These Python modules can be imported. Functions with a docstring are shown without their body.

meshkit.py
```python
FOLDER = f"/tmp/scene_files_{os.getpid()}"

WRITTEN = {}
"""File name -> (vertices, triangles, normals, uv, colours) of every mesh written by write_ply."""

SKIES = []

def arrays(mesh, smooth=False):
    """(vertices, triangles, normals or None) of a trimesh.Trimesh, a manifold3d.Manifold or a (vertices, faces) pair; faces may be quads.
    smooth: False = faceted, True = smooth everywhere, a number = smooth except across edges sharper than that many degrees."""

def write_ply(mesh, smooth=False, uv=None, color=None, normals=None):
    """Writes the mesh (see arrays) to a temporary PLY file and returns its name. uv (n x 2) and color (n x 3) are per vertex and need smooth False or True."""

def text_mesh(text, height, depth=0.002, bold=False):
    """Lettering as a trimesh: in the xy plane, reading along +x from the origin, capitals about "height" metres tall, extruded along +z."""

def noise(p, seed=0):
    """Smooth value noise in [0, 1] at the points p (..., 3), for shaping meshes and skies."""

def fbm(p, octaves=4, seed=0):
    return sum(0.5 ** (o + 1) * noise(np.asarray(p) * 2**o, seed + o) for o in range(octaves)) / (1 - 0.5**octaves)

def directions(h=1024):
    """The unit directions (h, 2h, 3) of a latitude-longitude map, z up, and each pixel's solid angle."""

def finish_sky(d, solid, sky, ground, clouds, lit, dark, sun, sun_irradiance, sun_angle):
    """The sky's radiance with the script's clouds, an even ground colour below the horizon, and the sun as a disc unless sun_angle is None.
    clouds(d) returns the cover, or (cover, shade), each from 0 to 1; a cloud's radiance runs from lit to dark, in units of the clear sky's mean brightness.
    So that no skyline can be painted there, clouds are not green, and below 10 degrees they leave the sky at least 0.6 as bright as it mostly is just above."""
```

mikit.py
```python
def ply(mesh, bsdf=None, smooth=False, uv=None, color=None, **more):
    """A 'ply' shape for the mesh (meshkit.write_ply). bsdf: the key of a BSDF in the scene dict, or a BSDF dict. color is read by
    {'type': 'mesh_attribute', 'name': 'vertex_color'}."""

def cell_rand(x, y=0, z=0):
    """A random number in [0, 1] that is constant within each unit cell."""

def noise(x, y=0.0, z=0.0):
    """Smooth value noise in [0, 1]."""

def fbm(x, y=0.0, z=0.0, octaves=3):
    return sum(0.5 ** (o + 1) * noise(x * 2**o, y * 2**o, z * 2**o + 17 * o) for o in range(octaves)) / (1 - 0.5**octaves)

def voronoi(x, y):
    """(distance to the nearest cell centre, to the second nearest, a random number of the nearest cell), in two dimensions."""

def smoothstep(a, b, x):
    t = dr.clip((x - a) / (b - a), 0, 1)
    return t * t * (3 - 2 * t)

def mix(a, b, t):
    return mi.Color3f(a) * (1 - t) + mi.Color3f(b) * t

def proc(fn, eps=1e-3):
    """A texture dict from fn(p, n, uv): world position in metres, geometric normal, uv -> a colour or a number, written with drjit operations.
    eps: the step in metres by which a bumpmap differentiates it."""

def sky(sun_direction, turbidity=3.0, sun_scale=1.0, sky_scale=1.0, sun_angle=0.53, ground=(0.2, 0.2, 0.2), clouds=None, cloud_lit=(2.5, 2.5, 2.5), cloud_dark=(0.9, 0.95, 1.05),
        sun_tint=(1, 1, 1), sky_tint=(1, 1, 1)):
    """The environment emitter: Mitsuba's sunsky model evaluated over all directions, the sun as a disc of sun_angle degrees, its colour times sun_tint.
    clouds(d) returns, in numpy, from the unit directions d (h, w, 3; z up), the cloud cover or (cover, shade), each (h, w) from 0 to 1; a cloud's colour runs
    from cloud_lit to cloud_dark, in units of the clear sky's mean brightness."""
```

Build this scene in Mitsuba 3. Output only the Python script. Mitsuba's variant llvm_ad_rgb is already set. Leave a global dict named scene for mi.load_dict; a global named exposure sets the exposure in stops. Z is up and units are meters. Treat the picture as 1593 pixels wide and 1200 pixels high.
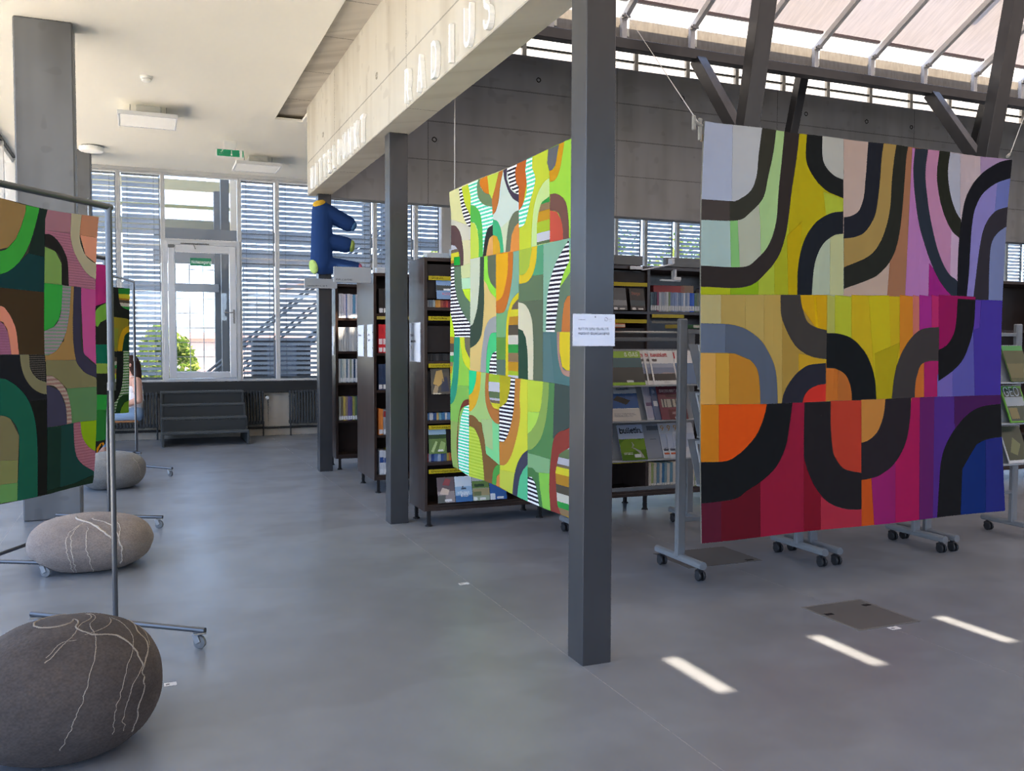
import math, random
import drjit as dr
import numpy as np, trimesh, mitsuba as mi, mikit, meshkit, manifold3d
import shapely
from shapely.geometry import Polygon, box as sbox
from shapely.ops import unary_union
from mikit import fbm, noise, smoothstep, proc

scene, labels = {}, {}
ST = mi.ScalarTransform4f
# ------------------------------------------------------------------ camera, sky, exposure
YAW, PITCH, ROLL, FPX = 0.392189436, 0.0471650816, 0.00320985786, 1388.28625
fw = np.array([math.sin(YAW) * math.cos(PITCH), math.cos(YAW) * math.cos(PITCH), -math.sin(PITCH)])
rt = np.array([math.cos(YAW), -math.sin(YAW), 0.0])
up0 = np.cross(rt, fw)
upv = -rt * math.sin(ROLL) + up0 * math.cos(ROLL)
eye = np.array([0, 0, 1.5])
scene['camera'] = {'type': 'perspective', 'fov': math.degrees(2 * math.atan(796.5 / FPX)), 'fov_axis': 'x', 'near_clip': 0.05, 'far_clip': 2000.0,
                   'to_world': ST().look_at(origin=eye.tolist(), target=(eye + fw).tolist(), up=upv.tolist())}
SUN = np.array([0.0, -0.50, 0.86])
scene['sky'] = mikit.sky(SUN, turbidity=3.2, sun_scale=0.5, sky_scale=1.0, ground=(0.30, 0.29, 0.26), sky_tint=(0.94, 1.0, 1.10),
                         clouds=lambda d: 0.25 + 0.0 * d[..., 0], cloud_lit=(1.3, 1.3, 1.3), cloud_dark=(1, 1, 1))
exposure = 4.35
rng = np.random.default_rng(7)
random.seed(7)

# quilt patches: [sRGB, outline pieces in millimetres (along the quilt, height), weave]
QUILTS = {
'big': [
[[150,150,140],[[[17,2726],[1100,2718],[2396,2707]],[[2396,2707],[2362,2336],[2346,1790],[2349,1482]],[[2349,1482],[2356,1204],[2375,924],[2426,397]],[[2426,397],[1198,387],[33,378]],[[33,378],[15,1007],[5,1772],[3,2295],[17,2726]]],None],
[[190,200,222],[[[17,2726],[204,2723]],[[204,2302],[-3,2295]]],None],
[[203,207,210],[[[204,2723],[406,2722]],[[406,2722],[381,2498],[312,2309]],[[204,2302]]],None],
[[188,214,206],[[[-2,2191],[199,2202],[208,1931],[2,1924]]],None],
[[150,215,130],[[[193,2202],[246,2205],[265,1933],[204,1931]]],None],
[[196,201,176],[[[245,2205],[385,2296],[412,2034],[276,1934],[265,1933]]],None],
[[185,222,150],[[[393,2272],[487,2723],[577,2725],[548,2330],[494,2038],[406,1974]]],None],
[[198,182,22],[[[667,2725],[736,2724],[725,2536],[885,2395],[1005,2369],[1007,2291],[795,2198],[689,1788],[605,1787]]],None],
[[185,190,40],[[[494,2026],[610,2237],[617,1787],[499,1784]]],None],
[[206,180,14],[[[597,2127],[710,2218],[683,1788],[614,1787]]],None],
[[190,204,62],[[[853,2399],[1005,2365],[1007,2287],[880,2259]]],None],
[[192,202,34],[[[4,1825],[201,1830],[202,1775],[5,1770]]],None],
[[150,188,30],[[[201,1827],[393,1878],[395,1780],[202,1775]]],None],
[[188,204,64],[[[390,1890],[503,1978],[507,1783],[392,1780]]],None],
[[62,62,52],[[[399,2724],[379,2580],[365,2449],[325,2363],[240,2307],[190,2301],[-3,2298]],[[-2,2185],[242,2196],[328,2245],[414,2333],[448,2455],[482,2589],[502,2727]]],None],
[[82,74,70],[[[-3,2298],[190,2301],[193,2193],[-2,2185]]],None],
[[56,49,46],[[[566,2724],[550,2571],[528,2389],[513,2207],[463,2073],[377,1985],[283,1936],[2,1933]],[[4,1817],[307,1825],[452,1916],[539,2016],[585,2127],[607,2237],[629,2396],[660,2580],[677,2728]]],None],
[[198,199,190],[[[836,2722],[1000,2721],[1007,2477],[930,2494],[865,2547],[839,2606]]],None],
[[30,33,33],[[[729,2725],[724,2609],[741,2537],[805,2457],[885,2401],[1005,2369]],[[1002,2477],[930,2497],[865,2547],[840,2607],[837,2726]]],None],
[[192,203,172],[[[922,2155],[1010,2165],[1020,1796],[790,1791]],[[790,1791],[802,1927],[861,2091],[922,2155]]],None],
[[205,208,152],[[[910,2155],[1010,2165],[1020,1794],[919,1791]]],None],
[[32,37,44],[[[1007,2291],[919,2277],[826,2231],[758,2160],[713,2072],[685,1948],[683,1786]],[[790,1788],[799,1927],[819,2015],[861,2091],[939,2146],[1010,2160]]],None],
[[207,182,168],[[[999,2721],[1190,2721],[1188,2497],[1128,2304],[1011,2254]]],None],
[[178,148,84],[[[1014,2137],[1197,2169],[1283,2377],[1306,2721],[1407,2717],[1369,2318],[1282,2110],[1019,1957]]],None],
[[205,178,158],[[[1022,1840],[1369,2011],[1354,1795],[1023,1794]]],None],
[[176,122,88],[[[1494,2712],[1543,2711],[1526,2483],[1504,2081],[1499,1792],[1351,1794],[1366,2011],[1425,2129],[1471,2479]]],None],
[[196,132,190],[[[1536,2711],[1570,2708],[1557,2575],[1620,2242],[1753,1972],[1706,1791],[1496,1792],[1507,2081],[1526,2483]]],None],
[[168,38,132],[[[1702,2010],[1950,1805],[1950,1794],[1703,1791]]],None],
[[202,143,178],[[[1661,2713],[1771,2712],[1751,2564],[1963,2180],[1965,1886],[1805,2027]]],None],
[[214,180,205],[[[1879,2229],[1963,2180],[1965,1886],[1881,1937]]],None],
[[190,193,208],[[[1844,2709],[1948,2708],[1963,2287],[1863,2440]]],None],
[[208,190,195],[[[1944,2708],[2129,2710],[2138,2566],[1977,2315],[1959,2287]]],None],
[[178,152,190],[[[2125,2710],[2396,2707],[2396,2694],[2134,2579]]],None],
[[34,37,46],[[[1190,2723],[1184,2635],[1175,2496],[1162,2382],[1128,2304],[1072,2270],[1011,2256]],[[1014,2132],[1100,2145],[1181,2181],[1244,2273],[1266,2376],[1279,2503],[1287,2631],[1301,2720]]],None],
[[42,44,37],[[[1399,2719],[1384,2639],[1368,2510],[1359,2343],[1330,2214],[1282,2110],[1201,2030],[1019,1960]],[[1022,1832],[1205,1890],[1288,1931],[1369,2011],[1425,2129],[1454,2298],[1471,2479],[1486,2647],[1501,2715]]],None],
[[44,53,65],[[[1562,2711],[1549,2575],[1572,2395],[1612,2242],[1678,2088],[1744,1972],[1829,1869],[1926,1794]],[[1955,1794],[1955,1896],[1871,1950],[1795,2053],[1728,2209],[1677,2402],[1653,2570],[1670,2714]]],None],
[[40,43,33],[[[1763,2714],[1746,2564],[1774,2421],[1823,2306],[1889,2217],[1960,2177]],[[1967,2294],[1911,2351],[1862,2453],[1836,2583],[1850,2712]]],None],
[[150,141,206],[[[2304,2592],[2400,2599],[2370,2378],[2237,2356],[2150,2162],[2108,1789],[2029,1790],[2057,2158]]],None],
[[116,126,192],[[[2271,2562],[2400,2599],[2380,2392],[2256,2358]]],None],
[[130,140,182],[[[2231,1792],[2230,2057],[2289,2237],[2374,2282],[2350,1790]]],None],
[[22,24,32],[[[2399,2710],[2281,2681],[2151,2607],[2061,2520],[2000,2423],[1973,2314],[1954,2180],[1947,2019],[1950,1794]],[[2037,1791],[2054,1969],[2061,2131],[2071,2266],[2095,2375],[2157,2473],[2267,2548],[2385,2587]]],None],
[[54,50,58],[[[2373,2401],[2274,2372],[2210,2314],[2166,2231],[2142,2121],[2120,1971],[2098,1791]],[[2231,1792],[2230,2057],[2244,2167],[2290,2230],[2367,2278]]],None],
[[206,192,132],[[[3,1773],[138,1776],[141,1604],[6,1603]]],None],
[[197,168,92],[[[138,1776],[306,1780],[310,1557],[141,1604]]],None],
[[202,174,96],[[[302,1780],[436,1783],[448,1158],[415,1158],[408,1509],[306,1569]]],None],
[[204,172,90],[[[433,1783],[569,1786],[583,1155],[445,1158]]],None],
[[188,152,70],[[[566,1786],[725,1790],[918,1408],[910,1383],[580,1155]]],None],
[[218,170,40],[[[701,1447],[909,1413],[910,1383],[704,1334]]],None],
[[232,178,92],[[[8,1460],[109,1460],[114,1158],[13,1160]]],None],
[[222,168,62],[[[106,1460],[202,1460],[207,1156],[111,1158]]],None],
[[208,142,48],[[[199,1460],[415,1386],[420,1156],[204,1158]]],None],
[[226,176,22],[[[701,1789],[908,1794],[905,1580],[824,1599],[722,1711]]],None],
[[234,190,10],[[[804,1791],[820,1792],[840,1599],[824,1601]]],None],
[[226,58,46],[[[736,1154],[785,1238],[906,1268],[909,1159]]],None],
[[97,107,122],[[[6,1615],[199,1611],[317,1582],[423,1515],[493,1422],[533,1323],[549,1153]],[[420,1156],[413,1262],[396,1349],[350,1404],[275,1441],[173,1450],[8,1451]]],None],
[[112,124,142],[[[6,1615],[173,1613],[170,1450],[8,1451]]],None],
[[72,67,62],[[[554,1786],[559,1683],[581,1621],[637,1534],[701,1472],[797,1428],[908,1411]],[[903,1584],[824,1601],[761,1636],[722,1716],[706,1789]]],None],
[[47,47,57],[[[903,1389],[782,1377],[704,1340],[635,1278],[590,1210],[577,1152]],[[736,1151],[747,1188],[785,1231],[849,1258],[907,1264]]],None],
[[192,192,92],[[[900,1794],[958,1785],[974,1157],[916,1155]]],None],
[[197,203,52],[[[955,1795],[1086,1788],[1103,1154],[971,1153]]],None],
[[216,186,32],[[[1082,1798],[1456,1796],[1476,1146],[1100,1151]]],None],
[[226,142,42],[[[1452,1807],[1569,1799],[1590,1144],[1473,1142]]],None],
[[218,124,108],[[[1565,1809],[1627,1800],[1649,1142],[1586,1140]]],None],
[[178,48,142],[[[1623,1811],[1735,1803],[1758,1140],[1645,1138]]],None],
[[202,48,112],[[[1731,1813],[1795,1804],[1818,1139],[1754,1136]]],None],
[[162,22,92],[[[1791,1815],[2118,1811],[2143,1132],[1815,1135]]],None],
[[214,196,30],[[[1213,1797],[1366,1801],[1411,1165],[1282,1164]]],None],
[[192,172,24],[[[1267,1446],[1462,1512],[1411,1165],[1282,1164]]],None],
[[216,122,46],[[[907,1370],[995,1369],[1000,1163],[909,1163]]],None],
[[198,114,50],[[[992,1357],[1105,1330],[1110,1161],[997,1163]]],None],
[[226,124,52],[[[1588,1406],[1682,1405],[1689,1167],[1596,1167]]],None],
[[186,38,106],[[[1678,1405],[1809,1405],[1813,1168],[1686,1167]]],None],
[[78,60,162],[[[2118,1788],[2351,1790],[2370,1168],[2113,1168],[2099,1542]]],None],
[[98,66,172],[[[2109,1788],[2170,1788],[2165,1612],[2112,1597]]],None],
[[102,98,178],[[[1926,1377],[2107,1597],[2136,1169],[1934,1169]]],None],
[[128,112,188],[[[1799,1310],[1929,1349],[1936,1169],[1804,1168]]],None],
[[24,28,30],[[[905,1568],[1003,1562],[1103,1530],[1189,1459],[1242,1374],[1275,1276],[1287,1165]],[[1103,1161],[1098,1213],[1080,1272],[1042,1324],[976,1354],[907,1360]]],None],
[[70,64,62],[[[1802,1611],[1689,1604],[1601,1573],[1515,1499],[1456,1406],[1424,1300],[1408,1165]],[[1600,1166],[1603,1244],[1618,1311],[1652,1372],[1714,1396],[1809,1398]]],None],
[[26,26,28],[[[1803,1466],[1875,1500],[1929,1568],[1948,1651],[1956,1794]],[[2118,1791],[2114,1653],[2090,1542],[2028,1418],[1937,1336],[1810,1269]]],None],
[[226,138,34],[[[13,1163],[134,1161],[140,829],[18,835]]],None],
[[246,92,22],[[[131,1161],[476,1155],[419,940],[137,829]]],None],
[[102,32,52],[[[21,629],[158,620],[162,378],[35,377]]],None],
[[112,22,37],[[[155,620],[432,740],[443,379],[159,378]]],None],
[[166,32,62],[[[428,740],[661,1158],[752,1156],[770,377],[438,378]]],None],
[[204,68,47],[[[940,1162],[1180,1162],[1186,710],[1075,732],[972,867]]],None],
[[142,22,42],[[[754,876],[847,666],[895,573],[899,378],[767,377]]],None],
[[192,52,70],[[[888,586],[1047,524],[1194,498],[1197,379],[893,377]]],None],
[[216,143,66],[[[1173,1165],[1364,1166],[1337,1037],[1181,897]]],None],
[[220,92,32],[[[1187,680],[1265,689],[1294,381],[1195,380]]],None],
[[168,38,112],[[[1261,695],[1458,779],[1470,382],[1291,380]]],None],
[[190,30,92],[[[1449,793],[1578,1170],[1653,1169],[1667,387],[1461,383]]],None],
[[112,37,107],[[[1650,1169],[1780,1170],[1794,388],[1667,385]]],None],
[[92,52,142],[[[1777,1170],[1962,1169],[1969,963],[1840,388],[1792,387]]],None],
[[82,33,92],[[[1954,1169],[2370,1171],[2369,1098],[1961,991]]],None],
[[22,52,122],[[[2042,384],[2045,695],[2164,851],[2244,883],[2263,388]]],None],
[[46,52,132],[[[2240,883],[2397,898],[2434,394],[2260,387]]],None],
[[27,29,31],[[[468,1155],[447,1076],[396,978],[315,901],[227,849],[154,835],[18,839]],[[21,605],[246,617],[335,659],[439,709],[545,784],[612,895],[640,1020],[661,1157]]],None],
[[40,36,38],[[[752,1156],[754,876],[772,786],[831,667],[931,558],[1047,507],[1148,493],[1192,494]],[[1186,715],[1058,746],[990,814],[964,880],[948,1023],[945,1159]]],None],
[[47,40,44],[[[1359,1166],[1345,1063],[1305,972],[1246,921],[1181,900]],[[1187,673],[1262,680],[1347,704],[1458,779],[1534,897],[1564,1044],[1568,1170]]],None],
[[31,31,33],[[[2378,1112],[2232,1102],[2117,1069],[2006,996],[1907,882],[1855,760],[1842,609],[1831,386]],[[2042,382],[2036,598],[2045,695],[2089,791],[2164,851],[2260,882],[2391,894]]],None]],
'yel': [
[[190,225,110],[[[-42,2660],[538,2666],[1152,2664],[1839,2676],[1974,2680]],[[2004,466]],[[1853,487],[1513,486],[1091,491],[668,522],[403,523],[187,549],[82,552]],[[82,552],[40,666],[29,851],[18,1141],[4,1546],[11,2095],[4,2461],[-24,2569],[-42,2660]]],None],
[[238,238,172],[[[-42,2660],[217,2661],[251,2518],[350,2356],[4,2435],[-24,2569]]],None],
[[228,226,205],[[[-3,2449],[398,2350],[398,2239],[235,2255],[99,2385],[4,2396]]],None],
[[236,232,182],[[[225,2263],[398,2251],[399,2078],[265,2076]]],None],
[[216,236,62],[[[224,2654],[397,2658],[398,2418],[284,2526]]],None],
[[248,248,250],[[[167,2657],[201,2550],[268,2428],[350,2356],[398,2347]],[[398,2422],[301,2511],[251,2581],[224,2658]]],["st",[40,36,50],17]],
[[102,77,77],[[[4,2400],[99,2385],[184,2337],[235,2268],[268,2176],[268,2075]],[[202,2077],[195,2132],[167,2198],[99,2237],[4,2252]]],None],
[[222,222,226],[[[4,2252],[99,2237],[167,2196],[198,2125],[202,2075],[4,2085]]],["ms",0.0]],
[[30,180,62],[[[74,2152],[198,2147],[202,2083],[75,2090]]],None],
[[108,138,108],[[[81,2079],[225,2075],[225,1952],[269,1873],[399,1798],[400,1636],[185,1762],[82,1960]]],None],
[[226,236,172],[[[218,2075],[399,2084],[399,1976],[229,1981]]],None],
[[206,252,208],[[[229,1983],[399,1978],[399,1895],[245,1900]]],None],
[[216,252,62],[[[245,1902],[399,1898],[399,1795],[302,1846]]],None],
[[216,250,44],[[[-3,1742],[54,1714],[117,1545],[-3,1546]]],None],
[[248,248,250],[[[-3,2086],[81,2079]],[[89,1960],[134,1854],[252,1734],[400,1643]],[[400,1544],[103,1545]],[[75,1622],[-3,1749]]],["st",[40,36,50],17]],
[[166,231,87],[[[82,1545],[400,1544],[401,1186],[18,1169]]],None],
[[150,211,97],[[[18,1175],[401,1186],[402,916],[18,897]]],None],
[[166,196,107],[[[18,904],[220,901],[204,543],[47,535]]],None],
[[200,146,44],[[[-3,1550],[96,1547],[89,1401],[4,1148]]],["ms",0.3]],
[[52,166,132],[[[89,1547],[82,1406],[64,1235],[-3,1095]],[[-3,1026],[82,1052],[152,1148],[192,1343],[202,1546]]],None],
[[236,245,57],[[[202,1546],[236,1446],[286,1358],[398,1299]],[[397,1393],[303,1472],[293,1546]]],None],
[[126,121,97],[[[293,1546],[400,1544],[397,1388],[313,1455]]],None],
[[132,67,52],[[[392,1090],[304,1078],[237,1036],[186,942],[152,783],[159,653],[187,547]],[[228,546],[186,656],[176,793],[193,937],[237,1005],[304,1033],[392,1051]]],None],
[[235,252,242],[[[392,1051],[304,1030],[237,954],[186,786],[176,655],[197,551],[288,533],[393,522]]],["st",[70,212,170],15]],
[[236,252,242],[[[342,2659],[544,2664]],[[761,2442],[767,2319],[645,2226],[619,2111],[399,2112]],[[397,2560],[349,2658]]],["st",[90,215,172],17]],
[[236,142,42],[[[556,2663],[711,2665],[702,2598],[729,2523],[629,2556],[550,2622]]],None],
[[126,151,107],[[[525,2664],[507,2604],[538,2527],[629,2472],[767,2438]],[[738,2524],[629,2559],[556,2621],[562,2664]]],None],
[[216,241,92],[[[398,2381],[477,2359],[524,2299],[548,2199],[543,2110],[399,2111]]],None],
[[96,206,87],[[[397,2502],[476,2481],[554,2428],[594,2339],[606,2230],[610,2113]],[[540,2113],[545,2200],[524,2299],[477,2359],[398,2381]]],None],
[[246,186,112],[[[771,2246],[713,2231],[678,2163],[660,2111],[771,2111]]],None],
[[57,57,54],[[[767,2316],[689,2298],[645,2238],[624,2168],[607,2112]],[[660,2112],[684,2174],[719,2230],[768,2242]]],None],
[[216,236,87],[[[681,2662],[873,2659],[817,2568],[755,2494],[711,2537]]],None],
[[226,244,231],[[[887,2660],[1001,2661],[1179,2446],[1180,2336],[1025,2311],[917,2255],[776,2341],[770,2389]]],None],
[[206,127,62],[[[864,2660],[817,2580],[755,2494]],[[767,2383],[818,2406],[860,2469],[887,2569],[931,2662]]],None],
[[248,248,250],[[[985,2662],[1157,2665],[1127,2619],[1140,2540],[1179,2506],[1179,2457],[1036,2528]]],["st",[40,36,50],17]],
[[77,67,87],[[[931,2662],[947,2605],[996,2529],[1076,2455],[1180,2410]],[[1179,2462],[1102,2485],[1036,2528],[985,2598],[995,2663]]],None],
[[212,112,47],[[[1152,2664],[1299,2668]],[[1299,2668],[1273,2605],[1295,2515],[1291,2451],[1230,2384],[1175,2356]],[[1174,2513],[1140,2540],[1119,2621],[1152,2664]]],None],
[[226,240,202],[[[889,2281],[1038,2320],[999,2110],[931,2112]]],None],
[[241,186,52],[[[771,2246],[833,2230],[876,2179],[887,2112],[771,2111]]],None],
[[77,201,137],[[[770,2353],[847,2327],[903,2257],[931,2162],[940,2113]],[[884,2112],[876,2179],[833,2230],[771,2246]]],None],
[[246,161,77],[[[1175,2284],[1117,2266],[1065,2216],[1039,2106],[1177,2103]]],None],
[[122,132,107],[[[1180,2363],[1103,2357],[1038,2320],[998,2246],[967,2111]],[[1039,2109],[1065,2216],[1117,2266],[1181,2283]]],None],
[[217,232,67],[[[1362,2669],[1613,2671],[1585,2613],[1626,2493],[1469,2456],[1374,2097],[1182,2100],[1181,2259]]],None],
[[236,252,242],[[[1294,2668],[1378,2669]],[[1374,2598],[1422,2516],[1352,2399],[1280,2280],[1231,2253],[1176,2248]],[[1175,2359],[1230,2384],[1291,2451],[1295,2515],[1273,2605]]],["st",[90,215,172],17]],
[[217,246,162],[[[1626,2498],[1538,2479],[1458,2426],[1400,2340],[1373,2204],[1365,2105]],[[1631,2110],[1627,2386]]],None],
[[200,190,175],[[[1627,2386],[1516,2366],[1471,2309],[1448,2238],[1450,2111],[1631,2110]]],["ms",0.55]],
[[177,236,77],[[[1602,2669],[1974,2680],[1982,2098],[1628,2299]]],None],
[[112,114,120],[[[1598,2670],[1736,2671],[1715,2619],[1701,2561],[1648,2535],[1615,2536],[1585,2592]]],None],
[[226,167,32],[[[1736,2673],[1711,2600],[1680,2545],[1613,2536]],[[1624,2471],[1691,2472],[1744,2514],[1775,2588],[1802,2674]]],None],
[[222,97,77],[[[1628,2299],[1715,2282],[1769,2230],[1796,2157],[1797,2107],[1631,2110]]],None],
[[132,92,82],[[[1627,2396],[1714,2386],[1798,2346],[1840,2291],[1862,2189],[1867,2108]],[[1797,2108],[1796,2157],[1769,2230],[1715,2282],[1628,2299]]],None],
[[226,236,207],[[[399,2111],[576,2112],[559,1932],[525,1763],[463,1635],[400,1628]]],None],
[[112,122,97],[[[678,2109],[817,2109],[818,1869],[735,1921],[691,1983]]],None],
[[246,216,137],[[[619,1952],[819,1817],[819,1682],[663,1614],[580,1293],[401,1303],[400,1468]]],None],
[[67,87,72],[[[564,2112],[556,1932],[525,1763],[448,1642],[400,1621]],[[400,1463],[511,1498],[588,1559],[620,1687],[632,1807],[628,1928],[631,2111]]],None],
[[166,250,82],[[[631,2111],[646,1986],[706,1875],[819,1808]],[[818,1872],[735,1921],[696,1983],[684,2110]]],None],
[[248,248,250],[[[829,1449],[766,1432],[723,1374],[712,1287],[830,1284]]],["st",[40,36,50],17]],
[[87,226,142],[[[826,1576],[737,1565],[693,1493],[670,1409],[661,1291]],[[712,1287],[723,1374],[766,1432],[829,1447]]],None],
[[177,182,180],[[[825,1690],[721,1666],[648,1602],[618,1517],[588,1408],[576,1293]],[[664,1290],[670,1409],[693,1493],[737,1565],[826,1576]]],None],
[[142,192,167],[[[1066,2104],[1177,2103],[1179,1806],[1015,1722],[825,1646],[825,1705],[1001,1814]]],None],
[[132,192,132],[[[822,1717],[1002,1723],[971,1538],[823,1538]]],None],
[[112,167,77],[[[823,1541],[971,1540],[969,1388],[824,1388]]],None],
[[107,132,112],[[[824,1389],[969,1389],[967,1282],[825,1286]]],None],
[[255,192,37],[[[817,2109],[1013,2106]],[[1013,2106],[1000,1985],[960,1885],[906,1813],[819,1785]]],None],
[[221,127,52],[[[1005,2107],[1000,1985],[960,1885],[906,1813],[819,1787]],[[819,1708],[892,1705],[961,1724],[1028,1824],[1075,1957],[1087,2104]]],None],
[[205,190,150],[[[1169,1795],[1081,1754],[1029,1688],[1003,1586],[1000,1278],[1168,1268]]],["ms",0.1]],
[[246,226,47],[[[1177,1833],[1107,1809],[1042,1767],[989,1677],[970,1563],[964,1282]],[[1005,1277],[1008,1586],[1029,1688],[1081,1754],[1169,1790]]],None],
[[187,212,77],[[[1177,2103],[1379,2105],[1332,1972],[1259,1939],[1178,1939]]],None],
[[97,177,132],[[[1445,2106],[1548,2107],[1544,1915],[1357,1905],[1404,1988]]],None],
[[112,137,102],[[[1174,1895],[1381,1925],[1543,1922],[1541,1766],[1175,1768]]],None],
[[107,122,97],[[[1167,1771],[1541,1768],[1550,1266],[1399,1268],[1285,1714]]],None],
[[246,216,52],[[[1374,2106],[1368,2034],[1320,1973],[1259,1944],[1178,1943]],[[1179,1886],[1308,1892],[1392,1935],[1439,2006],[1457,2105]]],None],
[[52,87,67],[[[1166,1597],[1237,1583],[1287,1539],[1317,1451],[1329,1270],[1168,1276]]],None],
[[241,236,202],[[[1169,1766],[1260,1753],[1334,1712],[1383,1646],[1401,1560],[1409,1452],[1406,1269]],[[1326,1270],[1317,1451],[1287,1539],[1237,1583],[1166,1597]]],None],
[[152,202,172],[[[1544,2107],[1982,2110],[1864,2032],[1698,1945],[1592,1568],[1547,1569]]],None],
[[117,142,117],[[[1702,1567],[1763,1829],[1984,1982],[1989,1565]]],None],
[[221,137,72],[[[1851,1775],[1816,1737],[1796,1657],[1787,1567],[1989,1565],[1986,1788]]],None],
[[92,132,132],[[[1547,1571],[1989,1566],[1994,1247],[1550,1266]]],None],
[[102,137,137],[[[1547,1571],[1641,1570],[1706,1260],[1550,1266]]],None],
[[248,248,250],[[[1863,2101],[1781,2039],[1697,1965],[1633,1867],[1601,1766],[1588,1571]],[[1700,1569],[1726,1710],[1763,1829],[1804,1907],[1875,1981]]],["st",[40,36,50],17]],
[[246,221,52],[[[1762,1569],[1989,1566],[1992,1340],[1848,1344],[1800,1364],[1768,1449]]],None],
[[192,152,137],[[[1732,1569],[1747,1429],[1790,1338],[1848,1310],[1993,1301]],[[1992,1338],[1848,1344],[1800,1364],[1768,1449],[1766,1569]]],None],
[[187,226,137],[[[385,1303],[679,1292],[883,943],[870,860],[605,932],[386,965]]],None],
[[192,221,152],[[[590,956],[760,969],[770,754],[636,776]]],None],
[[147,240,162],[[[760,981],[875,949],[876,660],[667,719],[651,778],[770,754]]],None],
[[197,217,82],[[[386,895],[482,887],[560,830],[622,713],[644,518],[387,522]]],["st",[176,205,60],15]],
[[200,180,150],[[[712,1290],[876,1281],[877,1031],[768,1053],[701,1133]]],["ms",0.75]],
[[52,235,157],[[[385,1303],[518,1298],[496,1214],[449,1149],[385,1116]]],None],
[[250,196,52],[[[515,1298],[496,1214],[449,1149],[385,1119]],[[385,1001],[434,1011],[512,1066],[568,1168],[586,1296]]],None],
[[206,132,67],[[[664,1292],[650,1172],[665,1075],[725,995],[798,953],[875,942]],[[874,1034],[768,1058],[718,1115],[700,1198],[712,1290]]],None],
[[146,107,62],[[[386,976],[481,971],[575,922],[636,830],[667,711],[682,616],[727,518]],[[641,520],[622,633],[591,752],[544,833],[466,888],[386,893]]],None],
[[236,151,82],[[[877,608],[829,587],[809,514],[877,511]]],None],
[[92,181,82],[[[876,669],[814,651],[771,603],[757,518]],[[815,515],[829,582],[877,608]]],None],
[[236,240,72],[[[1196,1272],[1324,1268],[1328,816],[1193,767],[1116,656],[877,624],[876,671],[1089,767]]],None],
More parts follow.
